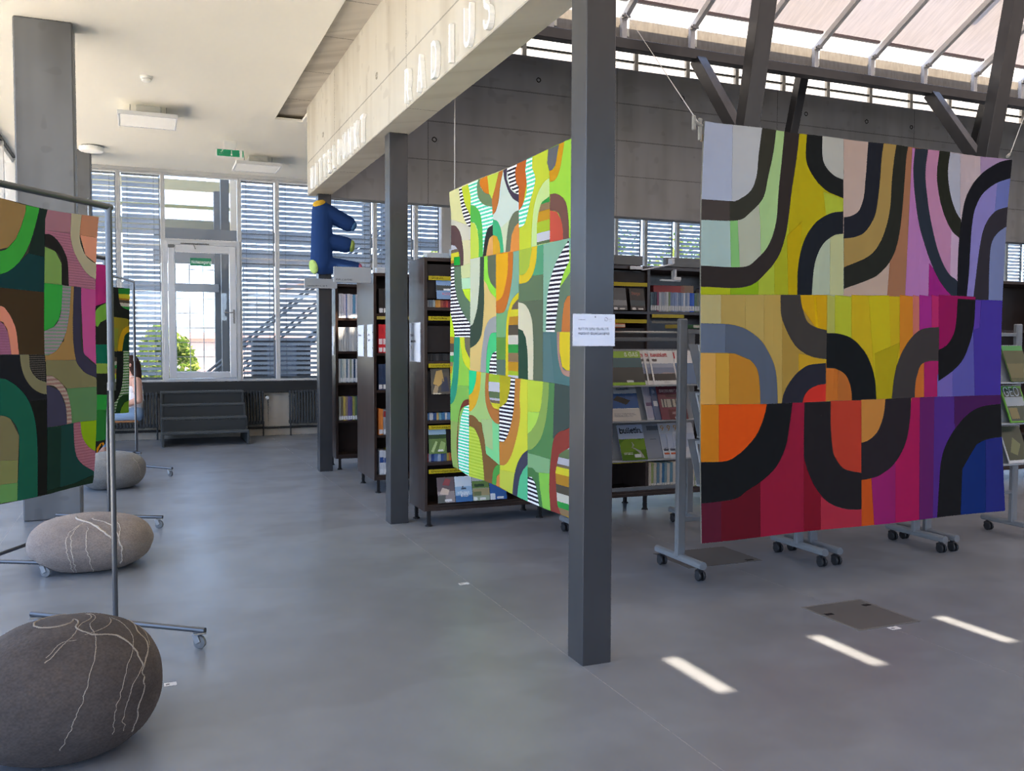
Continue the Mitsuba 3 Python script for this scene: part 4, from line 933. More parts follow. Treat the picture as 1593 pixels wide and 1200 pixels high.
RP = {'left': np.array([-0.14641, 4.85662, 0]), 'mid': np.array([-0.27089, 7.87648, 0]), 'far': np.array([-0.09656, 12.40928, 0])}
d27 = np.array([math.sin(math.radians(27.4)), math.cos(math.radians(27.4)), 0])
quilt('quilt_left', QUILTS['left'], 'dark green, pink and brown quilt hanging on the nearest pipe rack at the left edge', RP['left'], d37,
      lambda u, z: 0.010 * np.sin(u * 9) * (2.3 - z) + 0.004 * np.sin(z * 7), 1.0)
quilt('quilt_middle', QUILTS['mid'], 'narrow glimpse of a quilt with magenta, green and black patches on the second pipe rack', RP['mid'], d27, lambda u, z: 0.01 * np.sin(u * 7 + z), 1.0)
quilt('quilt_far', QUILTS['far'], 'small dark quilt with yellow arcs and green stripes before the seated woman', RP['far'], d30, lambda u, z: 0.006 * np.sin(u * 9), 1.0)

# hanging wires and batten of the big quilt, wire of the yellow quilt
k = thing('hanging_wire', 'thin wire with a clamp from the skylight to the big quilt\'s upper left corner', 'wire')
part(k, 'wire', tube([(2.845, 4.19, 2.70), (4.79, 8.45, 5.0)], 0.003, 6), 'paint', (200, 200, 196))
part(k, 'clamp', cat_([tube([(2.80, 4.185, 2.715), (2.86, 4.2, 2.70)], 0.012, 8), bx(2.795, 2.815, 4.18, 4.20, 2.67, 2.75, 0.004), bx(2.84, 2.86, 4.19, 4.205, 2.62, 2.74, 0.003)]), 'paint', (150, 148, 140))
k = thing('hanging_wire', 'thin wire rising from the upper right corner of the big quilt', 'wire')
part(k, 'wire', tube([(5.25, 4.205, 2.735), (7.9, 4.9, 6.75)], 0.003, 6), 'paint', (200, 200, 196))
part(k, 'clamp', tube([(5.225, 4.2, 2.725), (5.255, 4.21, 2.745)], 0.01, 8), 'paint', (150, 148, 140))
k = thing('quilt_batten', 'wooden batten inside the top hem of the big quilt', 'batten')
scene[k] = shape(bx(2.868, 5.24, 4.212, 4.225, 2.62, 2.66, 0.003), 'paint', (170, 150, 120))
k = thing('hanging_wire', 'straight vertical wire from the concrete beam to the yellow quilt\'s upper far corner', 'wire')
part(k, 'wire', tube([(2.212, 6.50, 2.66), (2.212, 6.50, 3.9)], 0.0035, 6), 'paint', (190, 190, 188))
part(k, 'anchor', bx(2.05, 2.22, 6.49, 6.51, 3.89, 3.91, 0.003), 'paint', (120, 120, 118))

# ------------------------------------------------------------------ rolling pipe racks that carry the left quilts
def caster(k, p, r=0.03, rgb=(120, 124, 128), turn=(1, 0, 0)):
    p = np.array(p, float); t = np.array(turn, float)
    s = np.cross([0, 0, 1], t)
    c = part(k, 'caster', cat_([bx(p[0] - 0.03, p[0] + 0.03, p[1] - 0.03, p[1] + 0.03, 2 * r + 0.012, 2 * r + 0.018, 0.002),
                                bar(p + s * 0.018 + [0, 0, r], p + s * 0.018 + t * 0.02 + [0, 0, 2 * r + 0.012], 0.004, 0.03, 0.001), bar(p - s * 0.018 + [0, 0, r], p - s * 0.018 + t * 0.02 + [0, 0, 2 * r + 0.012], 0.004, 0.03, 0.001)]), 'steel', (170, 172, 174))
    part(c, 'wheel', lathe([(0, -0.012), (r * 0.8, -0.012), (r, -0.008), (r, 0.008), (r * 0.8, 0.012), (0, 0.012)], 20, p + [0, 0, r], s), 'paint', rgb, smooth=35)
def pipe_rack(label, P, d, L, H, lower=True, fl_=0.55, dark=(104, 107, 112), feet=None):
    k = thing('pipe_rack', label, 'rack')
    perp = np.array([d[1], -d[0], 0])
    ends = [np.array(P), np.array(P) - d * L]
    for ei, e in enumerate(ends):
        part(k, 'pole', cat_([tube([e + [0, 0, 0.09], e + [0, 0, 1.3]], 0.0125, 12), tube([e + [0, 0, 1.28], e + [0, 0, H]], 0.0165, 12), tube([e + [0, 0, 1.26], e + [0, 0, 1.3]], 0.02, 12)]), 'steel', dark, smooth=35)
        a, b = (e - perp * fl_, e + perp * fl_) if feet is None else (np.array(feet[ei][0] + (0,), float), np.array(feet[ei][1] + (0,), float))
        w = (b - a) / np.linalg.norm(b - a)
        part(k, 'foot', tube([a + [0, 0, 0.092], b + [0, 0, 0.092]], 0.0135, 12), 'steel', dark, smooth=35)
        for q, s in ((a, -1), (b, 1)):
            caster(k, q - w * s * 0.03, 0.032, turn=-w * s)
    part(k, 'top_bar', tube([ends[0] + [0, 0, H] + d * 0.02, ends[1] + [0, 0, H] - d * 0.02], 0.0155, 12), 'steel', dark, smooth=35)
    if lower:
        part(k, 'bottom_bar', tube([ends[0] + [0, 0, 0.10], ends[1] + [0, 0, 0.10]], 0.0125, 12), 'steel', dark, smooth=35)
    for s in (0.14, 0.8):
        part(k, 'hook_wire', tube([ends[0] - d * s + [0, 0, H - 0.10], ends[0] - d * s + [0, 0, H + 0.02]], 0.002, 5), 'steel', (200, 200, 200))
    return k
pipe_rack('grey pipe rack on casters nearest the camera, carrying the dark green quilt', RP['left'], d37, 1.55, 2.166, False, 0.51)
pipe_rack('grey pipe rack on casters behind the middle felt stone, second from the camera', RP['mid'], d27, 1.51, 2.17, True, 0.45)
pipe_rack('thin grey pipe rack on casters in front of the seated woman, farthest of the racks', RP['far'], np.array([0.218, 0.976, 0]), 1.055, 2.275, feet=(((-0.42, 12.66), (-0.04, 12.23)), ((-0.60, 11.62), (0.285, 10.614))))

# ------------------------------------------------------------------ felt stones
def stone(label, c, a, b, h, seed, mat, veins, rot=0.0, vein_rgb=(190, 182, 170)):
    k = thing('felt_stone', label, 'pouf')
    ico = trimesh.creation.icosphere(subdivisions=5)
    def surf(u):
        u = u / np.linalg.norm(u, axis=1, keepdims=True)
        e = 2.25
        rr = (np.abs(u[:, 0]) ** e + np.abs(u[:, 1]) ** e + np.abs(u[:, 2]) ** e) ** (-1 / e)
        q = u * rr[:, None]
        q = q * (1 + 0.10 * (meshkit.fbm(q * 1.1 + seed, 3, seed) - 0.5))[:, None]
        q = q * [a, b, h]
        q[:, 2] = np.where(q[:, 2] < -0.88 * h, -0.88 * h + (q[:, 2] + 0.88 * h) * 0.12, q[:, 2])
        ca, sa = math.cos(rot), math.sin(rot)
        q = np.stack([q[:, 0] * ca - q[:, 1] * sa, q[:, 0] * sa + q[:, 1] * ca, q[:, 2]], 1)
        return q
    q = surf(np.array(ico.vertices))
    z0 = -q[:, 2].min()
    off = np.array([c[0], c[1], z0])
    m = trimesh.Trimesh(q + off, ico.faces, process=False)
    part(k, 'body', m, mat, smooth=True)
    for (pts, w) in veins:   # pts: (azimuth, elevation) in degrees on the stone, azimuth 0 = towards -y (viewer), positive to the right
        p = smooth_curve(np.radians(np.array(pts, float)), 12)
        jit = (meshkit.fbm(np.stack([p[:, 0] * 14, p[:, 1] * 14, p[:, 0] * 0 + seed], 1), 2, seed) - 0.5) * 0.05
        az, el = p[:, 0] + jit, p[:, 1]
        u = np.stack([np.sin(az) * np.cos(el), -np.cos(az) * np.cos(el), np.sin(el)], 1)
        ca, sa = math.cos(-rot), math.sin(-rot)
        u = np.stack([u[:, 0] * ca - u[:, 1] * sa, u[:, 0] * sa + u[:, 1] * ca, u[:, 2]], 1)
        ps = surf(u) * 0.999 + off
        part(k, 'vein', tube(ps, w * (0.7 + 0.6 * meshkit.noise(ps * 40, seed)), 6), 'matte', vein_rgb, smooth=True)
    return k
stone('big dark grey felt stone pouf with white veins nearest the camera', (-0.289, 3.654), 0.342, 0.342, 0.243, 3, 'felt_dark', [([(137.8, 70.0), (61.4, 72.5), (37.0, 58.4), (22.0, 36.3), (14.8, 16.9), (8.2, -5.2), (1.2, -27.1)], 0.0019), ([(-179.6, 68.5), (78.1, 84.2), (31.0, 75.0), (35.9, 62.1), (52.8, 54.7), (57.0, 44.6), (57.1, 32.9), (55.6, 23.2)], 0.0041), ([(140.0, 71.7), (50.2, 76.2), (11.7, 62.3), (-1.0, 52.3), (-8.5, 44.5)], 0.0022), ([(-9.5, 48.5), (2.3, 59.4), (17.2, 60.0)], 0.0017), ([(105.8, 63.3), (45.6, 62.9), (29.3, 63.0)], 0.0019), ([(107.3, 62.2), (83.0, 53.4), (65.1, 44.2), (45.2, 30.4), (36.4, 15.4), (30.5, -4.8), (31.5, -21.2)], 0.0017), ([(117.9, 47.5), (85.8, 45.1), (77.9, 36.3), (55.6, 23.2), (52.3, 7.8), (47.3, -8.9), (46.3, -27.4)], 0.0033), ([(111.6, 40.5), (84.0, 34.8), (67.4, 30.8), (54.5, 23.7)], 0.0017), ([(54.5, 23.7), (42.8, 12.5), (36.9, -8.1), (37.4, -21.8)], 0.0017)], vein_rgb=(150, 140, 130))
stone('mid grey felt stone pouf with white veins between the first two pipe racks', (-0.340, 6.584), 0.385, 0.385, 0.183, 4, 'felt_mid', [([(-10.2, 60.4), (-16.9, 40.1), (-14.0, 6.5), (-13.0, -33.9), (-20.5, -61.6)], 0.003), ([(-14.6, 54.2), (-21.0, 37.5), (-18.9, 11.9), (-15.7, -17.0), (-18.7, -47.1)], 0.003), ([(-0.3, 48.4), (-2.3, 26.0), (-0.3, -0.6), (5.3, -56.7)], 0.003), ([(-52.6, 74.5), (-0.2, 59.6), (15.9, 36.1), (22.4, 23.5)], 0.0075), ([(5.7, 70.3), (26.8, 55.4), (29.1, 27.0), (29.0, 2.2), (31.6, -31.6)], 0.0045), ([(42.9, 51.0), (29.8, 24.0), (28.4, -3.3)], 0.003)], vein_rgb=(190, 180, 170))
stone('small light grey felt stone pouf farthest from the camera, below the far quilt', (-0.314, 10.076), 0.333, 0.333, 0.197, 5, 'felt_light', [([(47.3, 40.7), (50.0, 21.4), (54.0, -13.4)], 0.003)], vein_rgb=(190, 180, 170))

# ------------------------------------------------------------------ bookcases
ZSH = [0.18, 0.58, 1.03, 1.40, 1.79]
ORD = ['first', 'second', 'third', 'fourth', 'fifth', 'sixth', 'seventh', 'eighth', 'ninth', 'tenth', 'eleventh', 'twelfth', 'thirteenth', 'fourteenth', 'fifteenth', 'sixteenth', 'seventeenth', 'eighteenth', 'nineteenth', 'twentieth',
       'twenty-first', 'twenty-second', 'twenty-third', 'twenty-fourth', 'twenty-fifth', 'twenty-sixth', 'twenty-seventh', 'twenty-eighth', 'twenty-ninth', 'thirtieth']
def bookcase(label, x0, x1, y0, y1, H=2.19, divs=(), shelves=ZSH, foot=0.13):
    k = thing('bookcase', label, 'bookcase')
    t = 0.028
    for x in (x0, x1 - t):
        part(k, 'side_panel', bx(x, x + t, y0, y1, foot, H, 0.002), 'dark_wood')
    for x in divs:
        part(k, 'divider', bx(x - t / 2, x + t / 2, y0 + 0.01, y1 - 0.02, foot, H - 0.03), 'dark_wood')
    part(k, 'back_panel', bx(x0 + t, x1 - t, (y0 + y1) / 2 - 0.008 if y1 - y0 > 0.5 else y1 - 0.016, (y0 + y1) / 2 + 0.008 if y1 - y0 > 0.5 else y1, foot, H - 0.02), 'dark_wood')
    part(k, 'top', bx(x0 + t, x1 - t, y0 + 0.004, y1, H - 0.03, H, 0.002), 'dark_wood')
    for z in shelves:
        part(k, 'shelf', bx(x0 + t, x1 - t, y0 + 0.012, y1 - 0.02, z - 0.026, z, 0.001), 'dark_wood')
    part(k, 'plinth', bx(x0, x1, y0 + 0.002, y1, foot, foot + 0.03, 0.002), 'dark_wood')
    for x in [x0 + 0.05, x1 - 0.05] + list(divs):
        for y in (y0 + 0.04, y1 - 0.04):
            part(k, 'leg', cat_([bx(x - 0.014, x + 0.014, y - 0.014, y + 0.014, 0.012, foot), lathe([(0, 0), (0.03, 0), (0.028, 0.01), (0.012, 0.014), (0, 0.014)], 14, (x, y, 0))]), 'paint', (30, 30, 31))
    return k
bookcase('dark brown bookcase farthest along the column row, with white and grey spines', 2.09, 4.2, 10.47, 11.0)
bookcase('dark brown bookcase in the middle, with red and dark blue spines beside the column', 2.11, 4.25, 8.68, 9.42)
bC = bookcase('long dark brown bookcase nearest the camera, with yellow shelf strips, behind the yellow quilt', 2.095, 7.36, 6.92, 7.36, divs=(3.14, 4.185, 5.24, 6.3), shelves=[0.18, 0.53, 0.87, 1.355, 1.79])

bookcase('long dark brown bookcase at the right edge of the photo, behind the big quilt', 7.5, 10.7, 6.92, 7.36, divs=(8.56, 9.62), shelves=[0.18, 0.53, 0.87, 1.355, 1.66])
k = thing('paper_notice', 'pale paper sheet with small drawings on the bookcase at the right edge', 'notice')
part(k, 'sheet', bx(8.93, 9.33, 6.905, 6.91, 1.70, 1.90), 'matte', (150, 150, 148))
for q in range(4):
    part(k, 'drawing', bx(8.97 + (q % 2) * 0.17, 9.09 + (q % 2) * 0.17, 6.9035, 6.905, 1.73 + (q // 2) * 0.085, 1.765 + (q // 2) * 0.085), 'matte', (96, 100, 104))

def book(label, x, y, z, w, h, d, rgb, group, band=None, lean=0.0, tagc=None):
    k = thing('book', label, 'book', group)
    m = bx(0, w, 0, d, 0, h, 0.0025)
    M = np.eye(4); c, s = math.cos(lean), math.sin(lean)
    M[0, 0], M[0, 2], M[2, 0], M[2, 2] = c, s, -s, c
    M[:3, 3] = (x, y, z + max(0, s * w))
    def place(mm):
        mm = mm.copy(); mm.apply_transform(M); return mm
    part(k, 'cover', place(m), 'paint', rgb)
    if band is not None: part(k, 'spine_band', place(bx(w * 0.06, w * 0.94, -0.0012, 0.001, band[1] * h, band[2] * h)), 'matte', band[0])
    if tagc is not None: part(k, 'shelf_label', place(bx(w * 0.08, w * 0.92, -0.0014, 0.001, 0.012, 0.055)), 'matte', tagc)
    return k
ROWN = ['bottom shelf', 'fourth shelf from the top', 'third shelf from the top', 'second shelf from the top', 'top shelf']
CN = lambda c: ('white' if min(c) > 190 else 'black' if max(c) < 60 else 'dark blue' if c[2] > c[0] + 12 and max(c) < 110 else 'blue' if c[2] > c[0] + 25 else 'red' if c[0] > 150 and c[1] < 110 and c[2] < 120 else 'pink' if c[0] > 190 and c[1] < 170 and c[2] > 120 else 'orange' if c[0] > 190 and c[1] < 175 and c[2] < 110 else
                'yellow' if c[0] > 160 and c[1] > 140 and c[2] < 110 else 'olive green' if c[1] >= c[0] and c[1] > c[2] + 15 else 'purple' if c[2] > c[1] + 18 else 'brown' if c[0] > c[2] + 25 else 'light grey' if min(c) > 140 else 'grey')
def row(case, zi, x0, y0, items, grp, z=None):
    x = x0
    for i, it in enumerate(items):
        rgb, w, h = it[0], it[1], it[2]
        kw = it[3] if len(it) > 3 else {}
        book(f'{CN(rgb)} spine, {ORD[i]} from the left on the {zi} of the {case}', x, y0, z, w, h, 0.2, rgb, grp, **kw)
        x += w + 0.0015 + (h * math.sin(kw.get('lean', 0)) if kw.get('lean', 0) > 0 else 0)
W1, W2, G1 = (222, 224, 230), (198, 200, 206), (168, 172, 176)
wt = {'tagc': (238, 240, 244)}
cA, cB = 'farthest bookcase', 'middle bookcase'
row(cA, 'top shelf', 2.135, 10.50, [((214, 218, 226), .028, .29, wt), ((190, 192, 204), .026, .29, wt), ((212, 208, 226), .03, .285, wt), ((120, 140, 190), .012, .28), ((224, 226, 232), .034, .29, wt), ((206, 208, 220), .03, .285, wt), ((92, 150, 190), .03, .28, wt), ((206, 208, 220), .03, .285, wt)], 'spines on the top shelf of the farthest bookcase', ZSH[4])
row(cA, 'second shelf', 2.13, 10.50, [(c, .03, .285) for c in ((196, 200, 200), (188, 192, 194), (206, 208, 206), (186, 190, 192), (194, 200, 206), (204, 206, 206), (190, 196, 200), (200, 200, 200))], 'grey spines on the second shelf of the farthest bookcase', ZSH[3])
row(cA, 'third shelf', 2.13, 10.50, [(c, .021, .28, wt) for c in ((212, 216, 220), (150, 170, 180), (196, 206, 200), (220, 222, 214), (120, 140, 160), (214, 216, 220), (150, 160, 140), (206, 210, 216), (60, 80, 110), (214, 216, 218), (160, 176, 190))], 'thin spines on the third shelf of the farthest bookcase', ZSH[2])
row(cA, 'fourth shelf', 2.13, 10.50, [(c, .026, .285, wt) for c in ((150, 152, 140), (110, 100, 80), (196, 176, 90), (150, 128, 110), (106, 92, 140), (88, 80, 120), (152, 150, 80), (86, 110, 80), (40, 60, 120), (160, 150, 130))], 'coloured spines on the fourth shelf of the farthest bookcase', ZSH[1])
gt = {'tagc': (220, 220, 222)}
row(cB, 'top shelf', 2.17, 8.71, [((42, 38, 36), .045, .25, gt), ((36, 33, 32), .045, .25, gt), ((196, 108, 100), .035, .26, gt), ((44, 70, 140), .04, .19, gt), ((60, 56, 52), .04, .24, gt)], 'spines on the top shelf of the middle bookcase', ZSH[4])
row(cB, 'second shelf', 2.165, 8.71, [((206, 44, 52), .043, .285, {'tagc': (236, 226, 226), 'band': ((236, 214, 214), .3, .5)}), ((210, 48, 54), .043, .285, {'tagc': (236, 226, 226), 'band': ((236, 214, 214), .3, .5)}), ((206, 44, 52), .043, .285, {'tagc': (236, 226, 226), 'band': ((236, 214, 214), .3, .5)}), ((220, 150, 156), .03, .285, gt)], 'spines on the second shelf of the middle bookcase', ZSH[3])
row(cB, 'third shelf', 2.165, 8.71, [((50, 64, 92), .042, .26, gt), ((44, 60, 90), .042, .26, gt), ((196, 48, 66), .04, .26, {'tagc': (230, 226, 226), 'band': ((40, 44, 70), .45, .56)}), ((190, 190, 196), .04, .26, gt)], 'spines on the third shelf of the middle bookcase', ZSH[2])
row(cB, 'fourth shelf', 2.165, 8.71, [((222, 132, 62), .045, .26, gt), ((150, 146, 148), .036, .25, {'tagc': (230, 230, 232), 'band': ((150, 52, 56), .72, .95)}), ((154, 150, 152), .036, .25, {'tagc': (230, 230, 232), 'band': ((150, 52, 56), .72, .95)}), ((120, 140, 170), .036, .25, gt)], 'spines on the fourth shelf of the middle bookcase', ZSH[1])
row(cB, 'bottom shelf', 2.17, 8.71, [((206, 210, 220), .045, .245, {'tagc': (236, 236, 240), 'band': ((54, 82, 140), .5, .72)}), ((196, 200, 210), .04, .24, {'tagc': (236, 236, 240), 'band': ((70, 90, 140), .5, .7)}), ((216, 196, 60), .04, .25, {'band': ((40, 40, 40), .3, .8)}), ((180, 70, 60), .03, .25, gt)], 'spines on the bottom shelf of the middle bookcase', ZSH[0])
k = obj('shelf_strip', bx(2.145, 2.75, 8.682, 8.69, 1.733, 1.765), 'paint', (176, 158, 84), 'tan label strip below the top shelf of the middle bookcase', 'shelf label')
# near bookcase: yellow strips, dark display flaps, low rows of small spines
YEL = (176, 158, 24)
for bay, (xa, xb) in enumerate(((2.125, 3.125), (3.155, 4.17))):
    for zi, (z, nm) in enumerate(((2.025, 'uppermost'), (1.70, 'second'), (1.318, 'third'), (0.815, 'fourth'), (0.455, 'lowest'))):
        s = obj('shelf_strip', bx(xa + 0.008, xb - 0.008, 6.917, 6.924, z - 0.017, z + 0.017), 'paint', YEL, f'{nm} yellow label strip in the {"left" if bay == 0 else "second"} bay of the near bookcase', 'shelf label', 'yellow label strips of the near bookcase')
        if bay == 0:
            part(s, 'lettering', text(['Geografie', 'Reisefuehrer', 'Landschaftsarchitektur', 'Naturwissenschaften', 'Umweltwissenschaften'][zi], 0.016, (xa + 0.03, 6.9165, z - 0.007), (1, 0, 0), (0, 0, 1), 0.0005), 'matte', (70, 62, 20))
    for z, zt_ in ((0.53, 0.87 - 0.026), (0.87, 1.355 - 0.06), (1.355, 1.66), (1.79, 2.16)):
        part(bC, 'display_flap', bx(xa, xb, 6.955, 6.965, z + 0.07, zt_ - 0.02, 0.001), 'paint', (34, 28, 26))
SMALL = [[(96, 140, 190), (214, 220, 226), (60, 90, 140), (200, 170, 110), (120, 170, 180), (60, 110, 150), (214, 210, 206), (90, 130, 170), (40, 60, 110), (196, 130, 140), (230, 230, 226)],
         [(196, 52, 66), (196, 200, 210), (60, 84, 150), (120, 150, 200), (186, 200, 216), (70, 100, 160), (96, 110, 130), (200, 170, 80), (206, 110, 60), (120, 60, 60), (180, 190, 200)],
         [(150, 156, 160), (120, 130, 140), (170, 178, 180), (214, 150, 70), (226, 170, 90), (170, 90, 70), (160, 60, 60), (200, 80, 70), (120, 40, 60), (190, 70, 60), (140, 150, 170)],
         [(40, 42, 44), (52, 52, 52), (44, 46, 50), (60, 60, 62), (38, 38, 40), (50, 52, 54), (46, 46, 46), (58, 58, 60), (44, 44, 44), (52, 50, 50)]]
for z, pal, nm in ((0.87, SMALL[0], 'fourth row'), (0.53, SMALL[1], 'lowest row'), (1.79, SMALL[2], 'top row'), (1.355, SMALL[3], 'second row')):
    x = 2.13
    for i in range(24):
        w = 0.016 + 0.016 * rng.random()
        if x + w > 2.80: break
        c = pal[i % len(pal)]
        kk = book(f'little {CN(c)} case, {ORD[i]} from the left in the {nm} of the near bookcase', x, 6.975, z, w, 0.062 if nm != 'lowest row' else 0.10, 0.13, c, f'little cases in the {nm} of the near bookcase')
        x += w + 0.001
# third bay of the near bookcase: a full row of grey blue spines, books lying above, and a row near the floor
x = 4.215
PB = [(92, 116, 128), (70, 92, 108), (60, 76, 92), (120, 70, 100), (170, 176, 186), (140, 154, 170), (150, 160, 176), (176, 184, 190), (120, 142, 110), (110, 128, 160), (120, 140, 176), (128, 146, 182), (150, 166, 190), (104, 126, 160), (130, 150, 180), (186, 194, 206), (120, 140, 170), (150, 164, 186), (40, 86, 180), (60, 100, 190), (90, 116, 100), (110, 120, 110)]
for i in range(26):
    w = 0.017 + 0.011 * rng.random()
    c = PB[i % len(PB)]
    book(f'{CN(c)} spine, {ORD[i]} from the left in the upper row beside the big quilt', x, 6.945, 1.79, w, 0.172 + 0.008 * rng.random(), 0.16, c, 'spines in the row on the upper shelf left of the big quilt', tagc=(200, 204, 206))
    x += w + 0.001
k = obj('shelf_strip', bx(4.215, 4.55, 6.915, 6.923, 1.735, 1.765), 'paint', (176, 158, 40), 'short yellow label strip under the long row of spines left of the big quilt', 'shelf label')
k = obj('shelf_strip', bx(4.215, 4.48, 6.915, 6.923, 1.685, 1.705), 'paint', (110, 108, 100), 'short grey label strip under the yellow one, left of the big quilt', 'shelf label')
for (x0_, x1_, z0_, z1_, c, lab) in ((4.27, 4.60, 1.965, 2.03, (150, 66, 66), 'dull red book lying flat above the long row of spines'), (4.56, 4.70, 1.965, 2.035, (130, 110, 92), 'brown book lying flat right of the dull red one'), (4.86, 5.1, 1.965, 2.02, (170, 168, 160), 'pale grey book lying flat above the row of spines, beside the big quilt')):
    kk = thing('book', lab, 'book'); part(kk, 'cover', bx(x0_, x1_, 6.99, 7.2, z0_, z1_, 0.003), 'paint', c); part(kk, 'pages', bx(x0_ + 0.004, x1_ + 0.0008, 6.996, 7.194, z0_ + 0.006, z1_ - 0.006), 'matte', (200, 196, 184))
x = 4.215
PL = [(196, 190, 176), (150, 168, 110), (186, 182, 170), (96, 130, 150), (186, 186, 180), (60, 110, 150), (120, 150, 160), (190, 188, 180), (100, 140, 160), (196, 192, 182), (186, 184, 176), (200, 194, 182), (150, 110, 120), (180, 130, 136), (190, 186, 178), (130, 140, 150)]
for i in range(22):
    w = 0.022 + 0.012 * rng.random()
    c = PL[i % len(PL)]
    book(f'{CN(c)} spine, {ORD[i]} from the left in the lowest row behind the magazine rack', x, 6.95, 0.18, w, 0.23 + 0.012 * rng.random(), 0.16, c, 'spines on the lowest shelf behind the magazine rack', tagc=(214, 212, 204))
    x += w + 0.001

# face-out covers leaning on the near bookcase
def cover(name, label, c, w, h, tilt, base, prints, texts=(), cat='magazine', group=None, thick=0.006, yaw=0.0):
    """c: lower left corner; the cover leans back by tilt degrees; prints: (u0, v0, u1, v1, rgb) in fractions or polygons ([(u, v)..], rgb)."""
    k = thing(name, label, cat, group)
    t = math.radians(tilt); ya = math.radians(yaw)
    r = np.array([math.cos(ya), math.sin(ya), 0])
    b = np.array([-math.sin(ya), math.cos(ya), 0])
    u = b * math.sin(t) + np.array([0, 0, math.cos(t)])
    n = np.cross(r, u)   # towards the viewer
    M = np.eye(4); M[:3, 0], M[:3, 1], M[:3, 2], M[:3, 3] = r, u, n, c
    def place(m):
        m.apply_transform(M); return m
    part(k, 'pages', place(bx(0, w, 0, h, 0, thick, 0.001)), 'paint', base)
    e = thick + 0.0003
    for pr in prints:
        if len(pr) == 5:
            m = bx(pr[0] * w, pr[2] * w, pr[1] * h, pr[3] * h, thick - 0.001, e)
        else:
            m = trimesh.creation.extrude_polygon(Polygon([(a * w, v * h) for a, v in pr[0]]).buffer(0), 0.0014, engine='earcut'); m.apply_translation([0, 0, thick - 0.001])
        e += 0.0002
        part(k, 'print', place(m), 'gloss', pr[-1])
    for s, hh, uu, vv, rgb, bold, xs_ in texts:
        m = text(s, hh, (uu * w, vv * h, e), (1, 0, 0), (0, 1, 0), 0.0004, bold, xs_)
        part(k, 'title', place(m), 'matte', rgb)
    return k
cover('magazine', 'blue travel magazine with a coastal photo, topmost in the left bay of the near bookcase', (2.20, 6.915, 1.855), 0.15, 0.19, 10, (120, 150, 186), [(0, .0, 1, .38, (116, 150, 190)), (0, .38, 1, .6, (52, 66, 70)), (0, .6, 1, 1, (122, 160, 206)), (.4, .38, .8, .46, (220, 226, 230))], [('NORD', 0.02, .3, .18, (206, 120, 130), False, 1)])
cover('book', 'book with a golden figure painting, in the middle of the near bookcase\'s left bay', (2.155, 6.915, 1.085), 0.16, 0.21, 10, (120, 110, 92), [(0, 0, 1, 1, (92, 88, 80)), ([(.1, .4), (.3, .9), (.6, .95), (.7, .5), (.4, .3)], (190, 160, 100)), ([(.5, .1), (.6, .6), (.85, .7), (.95, .1)], (70, 74, 90)), ([(.05, .02), (.2, .35), (.4, .3), (.3, .02)], (170, 150, 120)), (.1, .0, .5, .05, (206, 200, 180))], cat='book')
cover('book', 'book with a green garden photo, low in the near bookcase\'s left bay', (2.135, 6.915, 0.60), 0.15, 0.21, 10, (120, 140, 80), [(0, 0, 1, 1, (96, 122, 66)), (0, .72, 1, 1, (150, 180, 200)), (0, .58, 1, .74, (52, 74, 44)), ([(.1, .1), (.4, .5), (.5, .45), (.25, .05)], (170, 190, 130)), ([(.5, .1), (.7, .5), (.95, .4), (.85, .08)], (150, 176, 110)), (.5, .08, .8, .16, (220, 224, 214))], cat='book')
BOTT = [('magazine with a hand and red blossoms, first on the near bookcase\'s bottom ledge', (150, 140, 140), [(0, .45, 1, 1, (108, 96, 100)), ([(.3, .7), (.5, .95), (.8, .9), (.7, .65)], (150, 80, 84)), ([(.1, .35), (.3, .6), (.7, .5), (.6, .3)], (206, 190, 176)), (.0, .0, .45, .3, (96, 100, 96)), (.4, .05, .8, .14, (226, 226, 226))], ()),
        ('pale blue magazine fading to deep blue, second on the near bookcase\'s bottom ledge', (186, 206, 226), [(0, 0, 1, .25, (70, 116, 170)), (0, .25, 1, .6, (150, 184, 214)), (0, .6, 1, 1, (206, 220, 232)), (.42, .56, .5, .62, (50, 60, 80)), (.35, .48, .65, .55, (70, 90, 110))], [('HIMMEL', 0.022, .12, .3, (236, 240, 244), True, .9), ('& EIS', 0.02, .3, .2, (236, 240, 244), True, .9)]),
        ('magazine with two garden photos, third on the near bookcase\'s bottom ledge', (160, 176, 150), [(0, .5, 1, .78, (110, 140, 80)), (0, .78, 1, 1, (176, 186, 190)), (.1, .55, .7, .66, (60, 84, 60)), (0, .2, 1, .48, (170, 160, 120)), (.05, .2, .5, .36, (120, 130, 90)), (.03, .02, .25, .15, (230, 232, 230)), (.4, .03, .75, .12, (226, 226, 226))], ()),
        ('deep blue magazine with a white corner, fourth on the near bookcase\'s bottom ledge', (90, 130, 180), [(0, 0, 1, 1, (62, 104, 166)), (0, 0, .3, .25, (220, 226, 230)), (.4, .03, .8, .12, (226, 226, 226)), (.4, .6, .6, .8, (150, 180, 210))], ())]
for i, (lab, base, pr, tx) in enumerate(BOTT):
    cover('magazine', lab, (2.205 + i * 0.152, 6.895 + 0.0, 0.195), 0.147, 0.21, 14, base, pr, tx)
for i, (lab, c1, c2) in enumerate((('dark grey magazine on the upper shelf just right of the notice column', (70, 76, 82), (120, 124, 128)), ('black magazine with reddish lettering on the upper shelf right of the notice column', (30, 32, 36), (40, 60, 70)))):
    cover('magazine', lab, (3.80 + i * 0.185, 6.90, 1.795 + 0.0), 0.15, 0.20, 12, c1, [(0, 0, 1, 1, c1), (0, .2, 1, .45, c2), (.1, .02, .35, .12, (206, 206, 206)), (.5, .03, .85, .1, (190, 190, 190))], [('Berge', 0.026, .12, .7, (150, 110, 100), True, .9)] if i else ())
